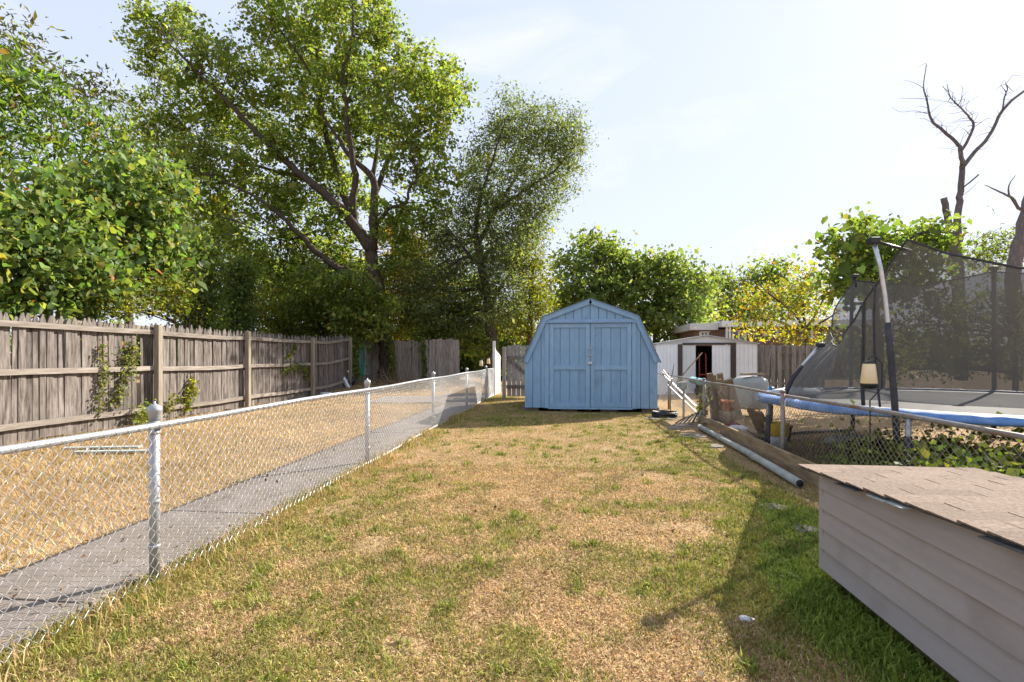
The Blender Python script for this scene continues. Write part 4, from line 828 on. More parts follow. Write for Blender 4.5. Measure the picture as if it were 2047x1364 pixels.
tree('sumac_tree', 'bright green long leaved tree rising above the vine thicket', 'tree', (-12, 9, 0), [([(-12.2, 8.5, 0), (-12, 8.7, 2.5), (-11.8, 9, 5)], [.16, .12, .05]), ([(-12, 11, 0), (-12, 11, 2.5), (-11.6, 11.2, 4.4)], [.13, .1, .04]), ([(-12.1, 8.6, 2), (-12, 7.9, 4), (-11.8, 7.6, 6)], [.1, .07, .03])],
     blobsX([(20, 150, 60, 60), (70, 190, 70, 60), (140, 230, 60, 45), (190, 260, 50, 40), (20, 250, 70, 60), (100, 290, 80, 50), (180, 310, 70, 45), (240, 300, 45, 35), (20, 340, 70, 50), (110, 350, 70, 40), (200, 350, 60, 35), (-60, 200, 80, 100), (-60, 350, 80, 80)], -11.6, .5), 0.17, 17, 28,
     [(0.08, 0.14, 0.03), (0.12, 0.18, 0.04), (0.17, 0.20, 0.05), (0.28, 0.13, 0.05)], [4, 4, 2, .3], clr=.5, asp=.3, droop=.7, twig=.01)
tree('tall_tree', 'tall thin leaved tree with brownish top behind the vine thicket', 'tree', (-17, 11, 0), [([(-16.5, 11, 0), (-16.3, 11, 5), (-16, 11, 9)], [.25, .18, .06]), ([(-16.4, 14.5, 0), (-16.2, 14.5, 4), (-15.6, 14.8, 7)], [.2, .15, .05])],
     blobsX([(15, 70, 50, 35), (60, 100, 55, 40), (100, 140, 45, 30), (150, 170, 35, 30), (185, 160, 14, 22), (200, 200, 40, 25), (30, 150, 70, 40), (230, 260, 40, 40), (-60, 60, 80, 60), (130, 210, 60, 40)], -16, .8), 0.17, 9.0, 28, [(0.12, 0.14, 0.05), (0.16, 0.16, 0.07), (0.22, 0.18, 0.07)], [3, 3, 1.5], clr=.6, asp=.35, droop=.5)
tree('pale_tree', 'pale airy tree in the gap between sumac and maple', 'tree', (-19, 28, 0), [limbY([(260, 760), (255, 500), (250, 260)], 28, 0, .3, .05), limbY([(256, 520), (300, 350), (320, 230)], 28, 0, .15, .03)], blobsY([(250, 215, 45, 35), (290, 260, 50, 45), (220, 260, 45, 40), (300, 330, 60, 50), (240, 340, 50, 50), (340, 400, 50, 50), (280, 420, 60, 40)], 28, 1, 1.2), 0.17, 3.0, 26, [(0.12, 0.15, 0.06), (0.16, 0.18, 0.07), (0.22, 0.2, 0.07)], [3, 2, 1], clr=.7, asp=.4)
for i, (px, X, lab) in enumerate([(400, -10.6, 'ivy covered dark trunk standing nearer the grape vine'), (476, -11.2, 'ivy covered dark trunk standing nearer the maple')]):
    b = atX(px, 700, X); lp = [(b.x, b.y, 0), (b.x + .05, b.y, 1.6), (b.x, b.y + .1, 3.2), (b.x + .1, b.y, 4.6)]
    tree('ivy_tree', lab, 'tree', (b.x, b.y, 0), [(lp, [.3, .26, .2, .06])], [((b.x, b.y, z), (.5 + .1 * (z < 2), .5, .45)) for z in (1.5, 1.9, 2.4, 2.9, 3.4, 3.9, 4.4)], 0.07, 75, 40, DARKG, [4, 3, 1], clr=.28, asp=.8, droop=.8, twig=.006)
tree('yellow_shrub', 'sunlit yellow green shrub under the vine behind the picket fence', 'shrub', (-9.3, 11.6, 0), [([(-9.5, 11.6, 0), (-9.4, 11.6, 1.2), (-9.3, 11.8, 2.2)], [.06, .05, .02])], blobsX([(250, 590, 40, 35), (300, 585, 45, 40), (345, 600, 30, 35), (220, 615, 35, 20), (330, 555, 30, 25), (360, 625, 20, 20)], -9.3, .3), 0.06, 60, 50, YELG, [4, 2.5, 2, .4], clr=.3, asp=.5)
tree('yellow_shrub', 'glowing yellow shrub low between the ivy trunks and dark bush', 'shrub', (-11, 19, 0), [limbY([(510, 720), (505, 650), (520, 600)], 19, 0, .08, .02)], blobsY([(440, 635, 35, 25), (500, 640, 40, 25), (530, 610, 30, 35), (470, 660, 60, 15), (400, 640, 30, 20)], 19, .5, 1), 0.09, 26, 36, YELG, [3, 3.5, 1.5, .8], clr=.35)
tree('dark_bush', 'dense dark green bush overhanging the picket fence by the maple', 'shrub', (-10, 20.5, 0), [limbY([(640, 740), (640, 660), (620, 590)], 20.5, 0, .12, .03)], blobsY([(560, 640, 45, 35), (610, 620, 50, 40), (660, 630, 50, 40), (710, 640, 40, 40), (590, 665, 50, 20), (680, 670, 40, 25), (720, 690, 22, 30), (640, 590, 50, 30)], 20.2, .6, 1), 0.10, 30, 40, DARKG, [3, 3, 2], clr=.4, asp=.7)
tree('autumn_shrub', 'orange tinged shrub glowing behind the maple trunk', 'shrub', (-7.6, 24.5, 0.3), [limbY([(810, 760), (812, 660), (800, 520)], 24.5, 0, .1, .02)], blobsY([(800, 500, 30, 45), (785, 560, 35, 40), (825, 560, 30, 40), (815, 620, 45, 40), (790, 660, 45, 30), (850, 650, 35, 35), (770, 470, 20, 30), (830, 500, 28, 35), (740, 600, 30, 40), (860, 580, 35, 35)], 24.5, .6, 1), 0.12, 24, 38, [(0.30, 0.20, 0.03), (0.32, 0.12, 0.03), (0.2, 0.2, 0.04), (0.12, 0.14, 0.03)], [2.4, .9, 3, 3], clr=.45)
tree('dark_bush', 'shaded dark bush spilling over the board fence right of the maple', 'shrub', (-5.4, 21.8, 0.3), [limbY([(870, 760), (870, 690), (860, 640)], 21.9, 0, .1, .03)], blobsY([(830, 650, 40, 35), (880, 650, 45, 35), (925, 660, 35, 30), (850, 690, 35, 15), (955, 690, 30, 25), (905, 625, 40, 30)], 21.9, .4, .8), 0.11, 24, 36, DARKG, [2, 3, 2], clr=.4, asp=.7)
tree('woodland_tree', 'shaded green tree massed behind the ivy covered trunks', 'tree', (-15, 27, 0), [limbY([(420, 760), (425, 600), (430, 430)], 27, 0, .25, .06)], blobsY([(400, 440, 55, 45), (460, 470, 60, 45), (380, 520, 60, 45), (450, 550, 65, 45), (530, 530, 55, 45), (400, 600, 60, 40), (500, 610, 60, 40), (580, 590, 50, 40), (330, 560, 55, 50), (340, 470, 45, 40)], 27, 1, 1), 0.16, 8, 34, GREEN, [4, 3, 1.5, .5], clr=.6, asp=.6)
tree('woodland_tree', 'dense green tree behind the grape vine and sumac', 'tree', (-17, 17, 0), [([(-16.5, 16, 0), (-16.5, 16, 4)], [.25, .1])], blobsX([(60, 480, 60, 50), (140, 440, 60, 50), (220, 440, 60, 50), (290, 470, 55, 50), (90, 560, 60, 45), (180, 550, 60, 45), (270, 560, 60, 45), (340, 600, 45, 30), (230, 360, 50, 40), (310, 390, 45, 40), (-20, 540, 60, 60)], -15, .8), 0.15, 9, 32, GREEN, [4, 3, 1.5, .6], clr=.6, asp=.6)
tree('woodland_tree', 'leafy green tree filling the gap behind the maple fork', 'tree', (-9, 30, 0), [limbY([(720, 760), (730, 620), (720, 500)], 30, 0, .25, .06)], blobsY([(640, 500, 55, 40), (700, 540, 60, 45), (600, 560, 55, 45), (840, 520, 50, 45), (900, 560, 55, 45), (760, 600, 60, 45), (840, 610, 60, 45), (660, 620, 60, 40), (950, 600, 50, 50), (900, 650, 60, 35), (1000, 650, 50, 40), (560, 620, 55, 40)], 30, 1, 1), 0.18, 6.5, 32, GREEN, [2, 3, 3, 2], clr=.6, asp=.6)
# far background
FARG = [(0.11, 0.155, 0.05), (0.145, 0.19, 0.06), (0.19, 0.22, 0.07)]
tree('rounded_tree', 'dense rounded green tree behind the blue shed roof', 'tree', (2.5, 40, 0), [limbY([(1185, 760), (1185, 640), (1190, 520)], 40, 0, .4, .1)], blobsY([(1190, 490, 42, 30), (1150, 530, 45, 35), (1220, 520, 45, 35), (1170, 580, 65, 45), (1240, 580, 45, 45), (1130, 600, 35, 45), (1200, 640, 80, 40), (1255, 540, 28, 30)], 40, 2, 1.3), 0.26, 5, 42, FARG, [3, 3, 2], clr=.9, asp=.8, twig=.02)
tree('rounded_tree', 'broad green tree between the two sheds in the distance', 'tree', (8.5, 43, 0), [limbY([(1310, 760), (1312, 640), (1320, 560)], 43, 0, .4, .1)], blobsY([(1290, 530, 40, 30), (1335, 535, 45, 30), (1375, 560, 35, 30), (1300, 590, 55, 40), (1360, 600, 55, 40), (1330, 645, 80, 35), (1395, 600, 25, 35), (1270, 640, 45, 35)], 43, 2, 1.3), 0.26, 5, 40, FARG, [2, 3, 3], clr=.9, asp=.8, twig=.02)
tree('distant_tree', 'hazy distant tree showing above the brick house', 'tree', (18, 58, 0), [limbY([(1440, 740), (1440, 640), (1445, 570)], 58, 0, .4, .1)], blobsY([(1430, 570, 40, 35), (1475, 585, 35, 35), (1420, 620, 45, 35), (1480, 630, 50, 35), (1520, 570, 35, 40), (1550, 545, 40, 30), (1590, 590, 50, 40), (1540, 620, 50, 40)], 58, 3, 1.2), 0.34, 2.6, 34, FARG, [1, 3, 3], clr=1.1, asp=.7, twig=.02)
tree('yellowing_tree', 'small yellow and green autumn tree above the shadowbox fence', 'tree', (10.8, 22, 0), [limbY([(1616, 760), (1612, 700), (1608, 650)], 22, 0, .12, .07)] + [limbY(p, 22, d, .06, .012) for p, d in (([(1608, 660), (1580, 620), (1540, 590), (1510, 560)], -.8), ([(1608, 650), (1605, 600), (1600, 550)], .5), ([(1610, 660), (1640, 610), (1655, 570)], .8), ([(1608, 670), (1550, 640), (1490, 635), (1445, 625)], -.5), ([(1610, 665), (1650, 640), (1680, 620)], -.4))],
     blobsY([(1510, 590, 40, 30), (1560, 575, 45, 30), (1605, 565, 40, 35), (1650, 575, 30, 35), (1540, 625, 50, 30), (1600, 620, 50, 35), (1650, 630, 35, 35), (1480, 640, 40, 20), (1445, 630, 22, 14), (1520, 665, 50, 22), (1580, 670, 55, 22), (1640, 680, 35, 20), (1480, 600, 25, 15)], 22, .8, 1.2), 0.115, 13, 20, [(0.36, 0.26, 0.03), (0.40, 0.20, 0.03), (0.2, 0.22, 0.04), (0.13, 0.17, 0.03)], [2, .6, 4, 3], clr=.42, asp=.6, twig=.007)
tree('catalpa_tree', 'bright large leaved catalpa behind the torn trampoline net', 'tree', (9.5, 13.5, 0), [limbY([(1755, 790), (1750, 650), (1740, 530)], 13.5, 0, .13, .05)] + [limbY(p, 13.5, d, .05, .012) for p, d in (([(1745, 570), (1720, 510), (1715, 450)], .3), ([(1745, 560), (1790, 510), (1830, 470), (1880, 460)], -.4), ([(1748, 600), (1700, 560), (1680, 540)], -.4))],
     blobsY([(1715, 455, 28, 18), (1700, 490, 35, 25), (1740, 490, 35, 28), (1690, 530, 30, 30), (1730, 540, 45, 30), (1785, 490, 35, 25), (1830, 480, 35, 22), (1800, 525, 40, 25), (1860, 465, 28, 16), (1880, 490, 20, 14), (1850, 525, 28, 20), (1760, 580, 55, 30), (1690, 575, 35, 25), (1830, 575, 50, 30)], 13.5, .7, 1.2), 0.115, 30, 20, [(0.15, 0.22, 0.05), (0.20, 0.26, 0.06), (0.12, 0.17, 0.04), (0.28, 0.26, 0.06)], [3, 3, 2, .6], 'bigleaf', clr=.4, shape='heart', droop=.8, twig=.008)
tree('hedge', 'tall green hedge seen through the trampoline net', 'hedge', (12.5, 13.5, 0), [([(11, 13.5, 0), (11, 13.5, 1.8)], [.08, .03]), ([(13.5, 13.5, 0), (13.5, 13.5, 1.8)], [.08, .03])], blobsY([(1850, 640, 55, 45), (1910, 630, 60, 45), (1980, 620, 60, 45), (2050, 630, 60, 50), (1800, 670, 55, 40), (1870, 710, 65, 40), (1950, 700, 65, 45), (2040, 710, 65, 45), (1780, 730, 60, 30), (1740, 690, 40, 40)], 13.6, .6, .9), 0.10, 18, 34, GREEN, [3, 3, 2, 1], clr=.42, asp=.5)
# dead tree and its neighbour
DY_ = 15.5
dl = [limbY([(1922, 760), (1918, 600), (1912, 520), (1913, 470)], DY_, 0, .36, .30), limbY([(1908, 540), (1902, 480), (1893, 430), (1886, 396)], DY_, -.3, .22, .18),
      limbY([(1913, 480), (1914, 430), (1919, 395), (1922, 350), (1924, 325)], DY_, .2, .22, .15), limbY([(1924, 330), (1920, 300), (1916, 290), (1885, 262), (1866, 245), (1857, 225), (1853, 200), (1846, 175), (1852, 130)], DY_, .3, .14, .02),
      limbY([(1922, 300), (1935, 280), (1946, 250), (1937, 235), (1920, 215), (1900, 195), (1893, 168)], DY_, -.5, .10, .015), limbY([(1924, 335), (1948, 305), (1975, 275), (2005, 220), (2040, 188), (2075, 165)], DY_, .4, .13, .06),
      limbY([(2004, 222), (2008, 195), (2014, 178), (2010, 168)], DY_, .1, .05, .02), limbY([(1925, 375), (1942, 362), (1957, 349)], DY_, -.2, .05, .045)]
for p in ([(1854, 228), (1830, 222), (1800, 224), (1782, 214)], [(1848, 198), (1825, 197), (1797, 197)], [(1845, 176), (1828, 166), (1806, 160)], [(1920, 215), (1922, 195), (1924, 175), (1920, 172)], [(1918, 212), (1900, 205), (1850, 198)], [(1937, 236), (1920, 238), (1908, 244), (1890, 247)], [(1944, 246), (1952, 235), (1954, 225)], [(1884, 262), (1870, 272)], [(1900, 196), (1885, 172)], [(1926, 390), (1945, 375), (1956, 362)], [(1926, 222), (1912, 226), (1895, 228)]): dl.append(limbY(p, DY_, random.uniform(-.3, .3), .018, .006))
dl = [(p_, [r_ * 0.44 for r_ in q_]) for p_, q_ in dl]
dt = thing('dead_tree', 'bare dead tree with sawn limb and forked grey branches behind the net', 'tree', (atY(1922, 714, DY_).x, DY_, 0))
mb = MB()
for pts, rad in dl: q, r = wobble(pts, rad, 4, .12); mb.tube(q, r, 10 if rad[0] > .1 else 5)
for k in range(70):                                  # fine dead twigs off the upper limbs
    pts, rad = dl[random.choice([3, 3, 4, 4, 5, 6])]; i = random.randrange(1, len(pts) - 1); p = pts[i].lerp(pts[i + 1], random.random())
    d_ = Vector((random.gauss(0, 1), random.gauss(0, 1), random.gauss(.5, .6))).normalized() * random.uniform(.12, .55); bnd = Vector((random.gauss(0, .06), random.gauss(0, .06), random.gauss(0, .06)))
    mb.tube([p, p + d_ * .5 + bnd, p + d_], [.009, .006, .003], 4, False)
mb.build('trunk', M['deadbark'], dt)
tree('leaning_tree', 'thick leaning trunk with dark foliage at the edge of the hedge', 'tree', (17, 17.5, 0), [limbY([(2030, 760), (2028, 560), (2040, 470), (2062, 380), (2085, 300)], 17.5, 0, .22, .12), limbY([(2040, 420), (2020, 395), (1990, 380), (1968, 370)], 17.5, -.3, .05, .008), limbY([(2036, 418), (2015, 380), (2030, 350)], 17.5, -.2, .04, .006)],
     blobsY([(1965, 490, 22, 18), (1995, 480, 28, 22), (1985, 515, 40, 22), (1950, 520, 18, 16), (2015, 510, 24, 24), (1960, 545, 30, 14)], 19.5, .5, 1), 0.11, 18, 34, DARKG, [2, 3, 2], clr=.4, asp=.4, bark='deadbark', twig=.006)
# distant greenery closing the horizon
fw = []
for x in np.arange(-70, 85, 4.0): fw.append(((x, 62 + random.uniform(-6, 6), random.uniform(1.2, 2.2)), (3.6, 2.5, random.uniform(1.8, 3.2))))
for x in np.arange(-34, -1, 2.2): fw.append(((x, 30 + random.uniform(-2, 2), 1.4), (1.9, 1.4, random.uniform(1.6, 2.6))))
CC = []
for c, rr in fw:
    k = 900; v = RNG.normal(size=(k, 3)); v /= np.linalg.norm(v, axis=1, keepdims=True); CC.append(np.array(c) + v * RNG.uniform(.2, 1, (k, 1)) ** .5 * np.array(rr))
CC = np.concatenate(CC); CC = CC[CC[:, 2] > 0.05]
far = leaves('distant_woods', CC, 0.42 * np.exp(RNG.normal(0, .3, len(CC))), palette(len(CC), FARG, [3, 3, 2]), M['leaf'], None, .8)
tag(far, 'band of distant green thicket closing the view behind the yards', 'woods', kind='stuff')

# ivy and weeds on fences
def ivy(label, pts, n, size, cols, X=None, spread=0.06, m='leaf', name='ivy_vine', stem=True):
    t = thing(name, label, 'vine', tuple(pts[0]))
    P = np.array([tuple(p) for p in pts]); k = RNG.integers(0, len(P) - 1, n); f = RNG.random((n, 1))
    C = P[k] * (1 - f) + P[k + 1] * f + RNG.normal(0, spread, (n, 3)) * np.array([.35, 1, 1])
    if stem: MB().tube(list(pts), .006, 5).build('stem', M['twig'], t)
    leaves('foliage', C, size * np.exp(RNG.normal(0, .25, n)), palette(n, cols, [1] * len(cols)), M[m], t, .85, .6)
IV = [(0.16, 0.17, 0.08), (0.22, 0.21, 0.10), (0.11, 0.14, 0.05)]
fxp = lambda px, py, d=0.05: atX(px, py, FX + d)
ivy('tall pale ivy strand climbing from the low rail in the first bay', [fxp(196, 838), fxp(200, 790), fxp(212, 760), fxp(207, 720), fxp(206, 690)], 260, .05, IV, spread=.05)
ivy('wide ivy patch climbing beside the picket fence gap', [fxp(230, 815), fxp(245, 780), fxp(255, 745), fxp(262, 715), fxp(264, 690)], 520, .055, IV, spread=.09)
ivy('ivy tuft growing at the foot of the first fence post', [fxp(275, 845, .15), fxp(285, 830, .15), fxp(292, 815, .15)], 160, .06, GREEN, spread=.09)
ivy('yellowish ivy clump on the second bay of the picket fence', [fxp(372, 815), fxp(380, 790), fxp(385, 765)], 300, .055, YELG[:3], spread=.09)
ivy('small weed sprig below the second bay rail', [fxp(335, 825, .12), fxp(345, 805, .12), fxp(350, 795, .12)], 110, .05, YELG[:3], spread=.07)
ivy('green creeper trailing along the middle rail by the third post', [fxp(565, 742), fxp(590, 735), fxp(610, 738), fxp(615, 760)], 220, .08, DARKG, spread=.09)
ivy('green sprig hanging high on the third bay pickets', [fxp(575, 715), fxp(588, 702), fxp(592, 695)], 60, .08, DARKG, spread=.05)
ivy('dark ivy curtain beside the green hose', [(-7.98, 19.0, .4), (-7.98, 18.9, 1.0), (-8, 18.8, 1.6), (-8, 18.8, 2.0)], 700, .09, DARKG, spread=.17)
ivy('ivy wrapping the maple trunk base', [(-7.05, 20.55, .4), (-7.1, 20.55, 1.0), (-7.2, 20.6, 1.8), (-7.4, 20.6, 2.8)], 620, .1, GREEN, spread=.15)
ivy('ivy column hanging on the grey board fence', [(-5.85, 20.93, .45), (-5.8, 20.93, 1.0), (-5.9, 20.93, 1.5), (-5.85, 20.93, 2.0)], 420, .1, DARKG, spread=.13)
ivy('weedy growth behind the rusty fence beside the conduit', [(2.72, 10.4, .05), (2.76, 10.3, .3), (2.75, 10.2, .6)], 260, .07, YELG[:3], spread=.12, name='weed_clump')
for k, (x, y_, n, s) in enumerate(((3.3, 5.6, 1400, .3), (3.7, 5.0, 1500, .3), (3.1, 4.4, 1300, .22), (4.3, 6.0, 1400, .35), (3.6, 4.0, 1500, .3), (3.3, 3.5, 1500, .3), (4.6, 4.8, 1400, .35))):
    t = thing('weed_clump', 'leafy green weeds growing under the trampoline edge behind rusty fence', 'weeds', (x, y_, 0), 'weeds under trampoline edge')
    C = np.stack([RNG.normal(x, s, n), RNG.normal(y_, s, n), np.abs(RNG.normal(0, .22, n)) + .02], 1); C[:, 0] = np.maximum(C[:, 0], 2.72)
    leaves('foliage', C, 0.052 * np.exp(RNG.normal(0, .35, n)), palette(n, [(0.13, 0.19, 0.04), (0.2, 0.25, 0.05), (0.28, 0.30, 0.06)], [2, 3, 2]), M['leaf'], t, .7, .3)

# ---------------------------------------------------------------- grass
def blades(name, X, Y, hgt, lean, wid, cols, label, bent=True, zoff=None):
    n = len(X); Z = hz(X, Y) - 0.004 + (0 if zoff is None else zoff); a = RNG.uniform(0, 2 * PI, n)
    d = np.stack([np.cos(a), np.sin(a), np.zeros(n)], 1); s = np.stack([-np.sin(a), np.cos(a), np.zeros(n)], 1)
    tw = RNG.uniform(-.9, .9, n)[:, None]; s = s * np.cos(tw) + d * np.sin(tw)
    B = np.stack([X, Y, Z], 1); h = hgt[:, None]; l = lean[:, None]; w_ = wid[:, None] * .5; up = np.array([0, 0, 1.0])
    T = B + up * h * np.cos(l) + d * h * np.sin(l)
    if bent:
        l2 = l * .45; Mi = B + (up * np.cos(l2) + d * np.sin(l2)) * h * .55
        T = Mi + (up * np.cos(l * 1.35) + d * np.sin(l * 1.35)) * h * .5; T[:, 2] = np.maximum(T[:, 2], Z + .003)
        V = np.stack([B - s * w_, B + s * w_, Mi + s * w_ * .8, Mi - s * w_ * .8, T], 1).reshape(-1, 3); b = np.arange(n) * 5
        Fc = np.concatenate([np.stack([b, b + 1, b + 2], 1), np.stack([b, b + 2, b + 3], 1), np.stack([b + 3, b + 2, b + 4], 1)]); k = 5
    else:
        T[:, 2] = np.maximum(T[:, 2], Z + .003)
        V = np.stack([B - s * w_, B + s * w_, T], 1).reshape(-1, 3); b = np.arange(n) * 3; Fc = np.stack([b, b + 1, b + 2], 1); k = 3
    o = np_mesh(name, V, Fc, np.repeat(cols, k, 0), M['grass']); return tag(o, label, 'grass', kind='stuff')
def bump_(X, Y, cx, cy, sx, sy): return np.exp(-((X - cx) / sx) ** 2 - ((Y - cy) / sy) ** 2)
def greenness(X, Y):
    g_ = 0.40 + 0.85 * (vnoise(X, Y, .75, 1) - .5) + 0.95 * (vnoise(X, Y, .16, 2) - .5) + 0.4 * (vnoise(X, Y, 2.2, 3) - .5)
    g_ += 0.75 * bump_(X, Y, 1.4, 2.6, .55, 1.3) + 0.6 * bump_(X, Y, 1.8, 4.6, .6, 1.1) + .6 * bump_(X, Y, 1.9, 7.6, .6, 1.5) + .35 * bump_(X, Y, .6, 4.5, 1.2, .18) + .3 * bump_(X, Y, .7, 6.1, 1.3, .25) + .3 * bump_(X, Y, 1.0, 3.2, .5, .5) + .35 * bump_(X, Y, -1.2, 1.6, .8, .5) + .25 * bump_(X, Y, -.9, 2.4, .9, .6) + .15 * bump_(X, Y, -2.2, 2.6, .3, 1.3) - .1 * bump_(X, Y, -1, 7, 2, 3)
    g_ -= 0.55 * bump_(X, Y, 1.0, 5.1, .8, .5) + .5 * bump_(X, Y, .75, 3.85, .7, .4) + .35 * bump_(X, Y, .1, 2.6, .6, .6) + .3 * bump_(X, Y, -.4, 5.4, .5, .5)
    return g_
def inrect(X, Y, r): return (X > r[0]) & (X < r[1]) & (Y > r[2]) & (Y < r[3])
BROWN = np.array([(0.46, 0.30, 0.155), (0.54, 0.38, 0.20), (0.38, 0.235, 0.12), (0.60, 0.47, 0.27)])
GRN = np.array([(0.22, 0.23, 0.05), (0.29, 0.285, 0.065), (0.37, 0.335, 0.10), (0.17, 0.20, 0.045)])
def lawn(x0, x1, y0, y1, dens, hs, ws, bent, name, label):
    n = int((x1 - x0) * (y1 - y0) * dens); X = RNG.uniform(x0, x1, n); Y = RNG.uniform(y0, y1, n)
    keep = ~inrect(X, Y, (cxs - HW, cxs + HW, SY - .02, SY + 3.1)) & ~inrect(X, Y, (1.54, 2.4, .7, 3.08)) & ~inrect(X, Y, (1.95, 2.6, 8.6, 11.4))
    bare = vnoise(X, Y, .55, 8) + .5 * vnoise(X, Y, .2, 9); keep &= ~((bare > 1.16) & (RNG.random(n) < .75))
    keep &= ~((X > 2.15) & (Y > 4.4) & (Y < 8.6) & (RNG.random(n) < .8)) & (X < 2.5)
    X = X[keep]; Y = Y[keep]; n = len(X); g_ = greenness(X, Y); isg = RNG.random(n) < np.clip(g_, .05, .96)
    lush = np.clip(bump_(X, Y, 1.45, 2.3, .3, 1.2) * 1.2 + .5 * bump_(X, Y, 1.9, 4.3, .4, .8), 0, 1); edge = sstep(-2.0, -2.3, X)
    h = hs * np.where(isg, RNG.uniform(.6, 1.25, n), RNG.uniform(.45, 1.15, n)) * (1 + 0.45 * lush * isg + 0.5 * edge * RNG.random(n))
    lean = np.where(isg, np.abs(RNG.normal(.82, .3, n)), np.abs(RNG.normal(1.18, .3, n))).clip(0, 1.5)
    c = np.where(isg[:, None], GRN[RNG.integers(0, 4, n)], BROWN[RNG.integers(0, 4, n)]) * np.exp(RNG.normal(0, .15, (n, 1))) * (0.80 + 0.40 * vnoise(X, Y, .12, 4) )[:, None]
    c = np.where((isg & (lush > .35))[:, None], c * np.array([.70, .95, .62]), c)
    wd = ws * RNG.uniform(.7, 1.4, n) * (1 + .8 * lush * isg)
    return blades(name, X, Y, h, lean, wd, np.clip(c, 0, 1), label, bent)
lawn(-2.5, 2.5, 1.0, 3.2, 14500, .036, .0046, True, 'lawn_grass', 'patchy brown and green lawn blades near the hutch')
lawn(-2.5, 2.5, 3.2, 6.0, 9000, .036, .0058, True, 'lawn_grass', 'patchy brown and green lawn blades midway to the blue shed')
lawn(-2.4, 2.5, 6.0, 12.0, 5600, .038, .0085, False, 'lawn_grass', 'patchy lawn blades in front of the blue shed doors')
lawn(-2.4, -.9, 12.0, 17.0, 2600, .055, .010, False, 'lawn_grass', 'shaded lawn blades between blue shed and silver fence')
# separate green tufts standing above the thatch
tc_ = np.stack([RNG.uniform(-2.2, 2.3, 620), 1.2 + 9.5 * RNG.random(620) ** 1.3], 1); tc_ = tc_[(RNG.random(620) < np.clip(greenness(tc_[:, 0], tc_[:, 1]) * 1.3, .1, 1)) & ~inrect(tc_[:, 0], tc_[:, 1], (1.35, 2.5, .7, 3.2)) & (tc_[:, 0] < 2.2)]
kk_ = RNG.integers(14, 46, len(tc_)); TX = np.repeat(tc_[:, 0], kk_); TY = np.repeat(tc_[:, 1], kk_); n = len(TX); TX = TX + RNG.normal(0, .028, n); TY = TY + RNG.normal(0, .028, n)
blades('grass_tufts', TX, TY, RNG.uniform(.03, .075, n), np.abs(RNG.normal(.75, .35, n)).clip(0, 1.4), RNG.uniform(.004, .0085, n) * (1 + TY * .06), GRN[RNG.integers(0, 4, n)] * np.array([.85, 1.0, .8]) * np.exp(RNG.normal(0, .15, (n, 1))), 'small greener grass tufts dotted over the dry lawn')
# longer tufts along the silver fence foot and around the hutch
n = 5000; X = -2.33 + np.abs(RNG.normal(0, .14, n)) * np.where(RNG.random(n) < .8, 1, -.4); Y = RNG.uniform(1.2, 11.5, n); k = vnoise(X * 0, Y, .5, 5) > .42; X, Y = X[k], Y[k]; n = len(X)
gg = RNG.random(n) < .5
blades('fence_weeds', X, Y, RNG.uniform(.04, .15, n), np.abs(RNG.normal(.6, .3, n)).clip(0, 1.3), RNG.uniform(.003, .006, n) * (1 + Y * .08), np.where(gg[:, None], GRN[RNG.integers(0, 4, n)], BROWN[RNG.integers(0, 4, n)]), 'longer dry weeds along the foot of the silver chain link fence')
n = 3000; X = 1.46 - np.abs(RNG.normal(0, .13, n)); Y = RNG.uniform(1.1, 3.3, n)
blades('hutch_weeds', X, Y, RNG.uniform(.03, .09, n), np.abs(RNG.normal(.8, .35, n)).clip(0, 1.4), RNG.uniform(.005, .011, n), GRN[RNG.integers(0, 4, n)] * np.array([.68, .95, .6]), 'broad green grass growing along the hutch skid')
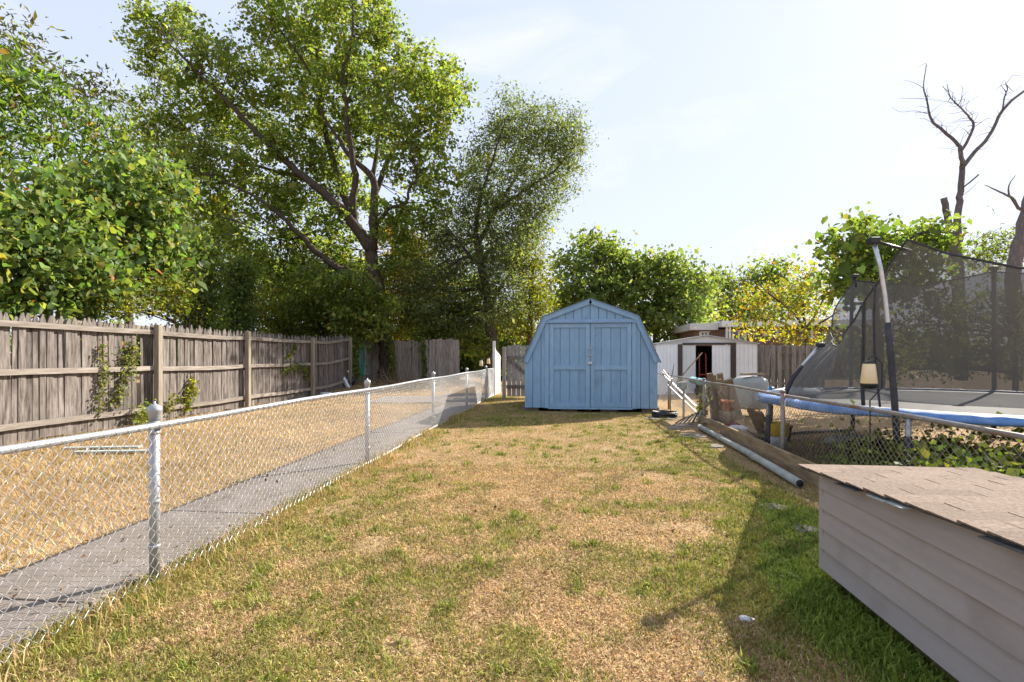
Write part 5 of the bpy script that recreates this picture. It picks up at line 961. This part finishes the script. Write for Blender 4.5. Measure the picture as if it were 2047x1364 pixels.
# straw yard on the left
n = 210000; Y = 1.2 + 20.5 * RNG.random(n) ** 1.5; X = RNG.uniform(-8.1, -3.22, n); k = ~inrect(X, Y, (-5.6, -3.3, 13.6, 15.9)) & (vnoise(X, Y, .4, 6) + .5 * vnoise(X, Y, 1.3, 7) + .3 * RNG.random(n) > .42) & (X < -3.27 + .16 * vnoise(X * 0, Y, .3, 13)); X, Y = X[k], Y[k]; n = len(X)
ST = np.array([(0.56, 0.40, 0.21), (0.62, 0.46, 0.26), (0.48, 0.33, 0.17), (0.54, 0.42, 0.25)])
blades('straw_grass', X, Y, .075 * RNG.uniform(.5, 1.3, n), np.abs(RNG.normal(1.0, .35, n)).clip(0, 1.5), .0055 * RNG.uniform(.7, 1.5, n) * (1 + Y * .09), np.where((RNG.random(n) < .16 * (vnoise(X, Y, .9, 12) > .55))[:, None], GRN[RNG.integers(0, 4, n)] * .8, ST[RNG.integers(0, 4, n)]) * np.exp(RNG.normal(0, .2, (n, 1))) * (.62 + .3 * vnoise(X, Y, 1.1, 10) + .3 * vnoise(X, Y, .3, 11))[:, None], 'dry golden straw grass in the yard beyond the silver fence', False)
n = 26000; X = RNG.uniform(2.72, 7.5, n); Y = RNG.uniform(2.5, 17, n)
blades('neighbour_grass', X, Y, .06 * RNG.uniform(.5, 1.3, n), np.abs(RNG.normal(.9, .35, n)).clip(0, 1.5), .007 * RNG.uniform(.7, 1.5, n), ST[RNG.integers(0, 4, n)] * np.exp(RNG.normal(0, .25, (n, 1))), 'thin dry grass under the trampoline', False)

# leaf litter on lawn and walkway
n = 1500; X = np.concatenate([RNG.uniform(-2.3, 2.4, 700), RNG.uniform(-3.3, -2.4, 350), RNG.uniform(-8, -3.3, 450)]); Y = 1.2 + 13 * RNG.random(n) ** 1.4
k = ~inrect(X, Y, (cxs - HW, cxs + HW, SY - .1, SY + 3.1)) & ~inrect(X, Y, (1.3, 2.5, .7, 3.3)); X, Y = X[k], Y[k]; n = len(X)
C = np.stack([X, Y, hz(X, Y) + np.where((X > -3.27) & (X < -2.44), .032, .024)], 1)
lt = leaves('leaf_litter', C, np.minimum(.03 * np.exp(RNG.normal(0, .3, n)), .042), palette(n, [(0.16, 0.09, 0.045), (0.22, 0.13, 0.06), (0.28, 0.19, 0.09), (0.10, 0.065, 0.035)], [3, 3, 1, 2]), M['grass'], None, .65, 0.0, 'diamond', 2.5)
tag(lt, 'scattered small brown fallen leaves on lawn and walkway', 'leaves', kind='stuff')
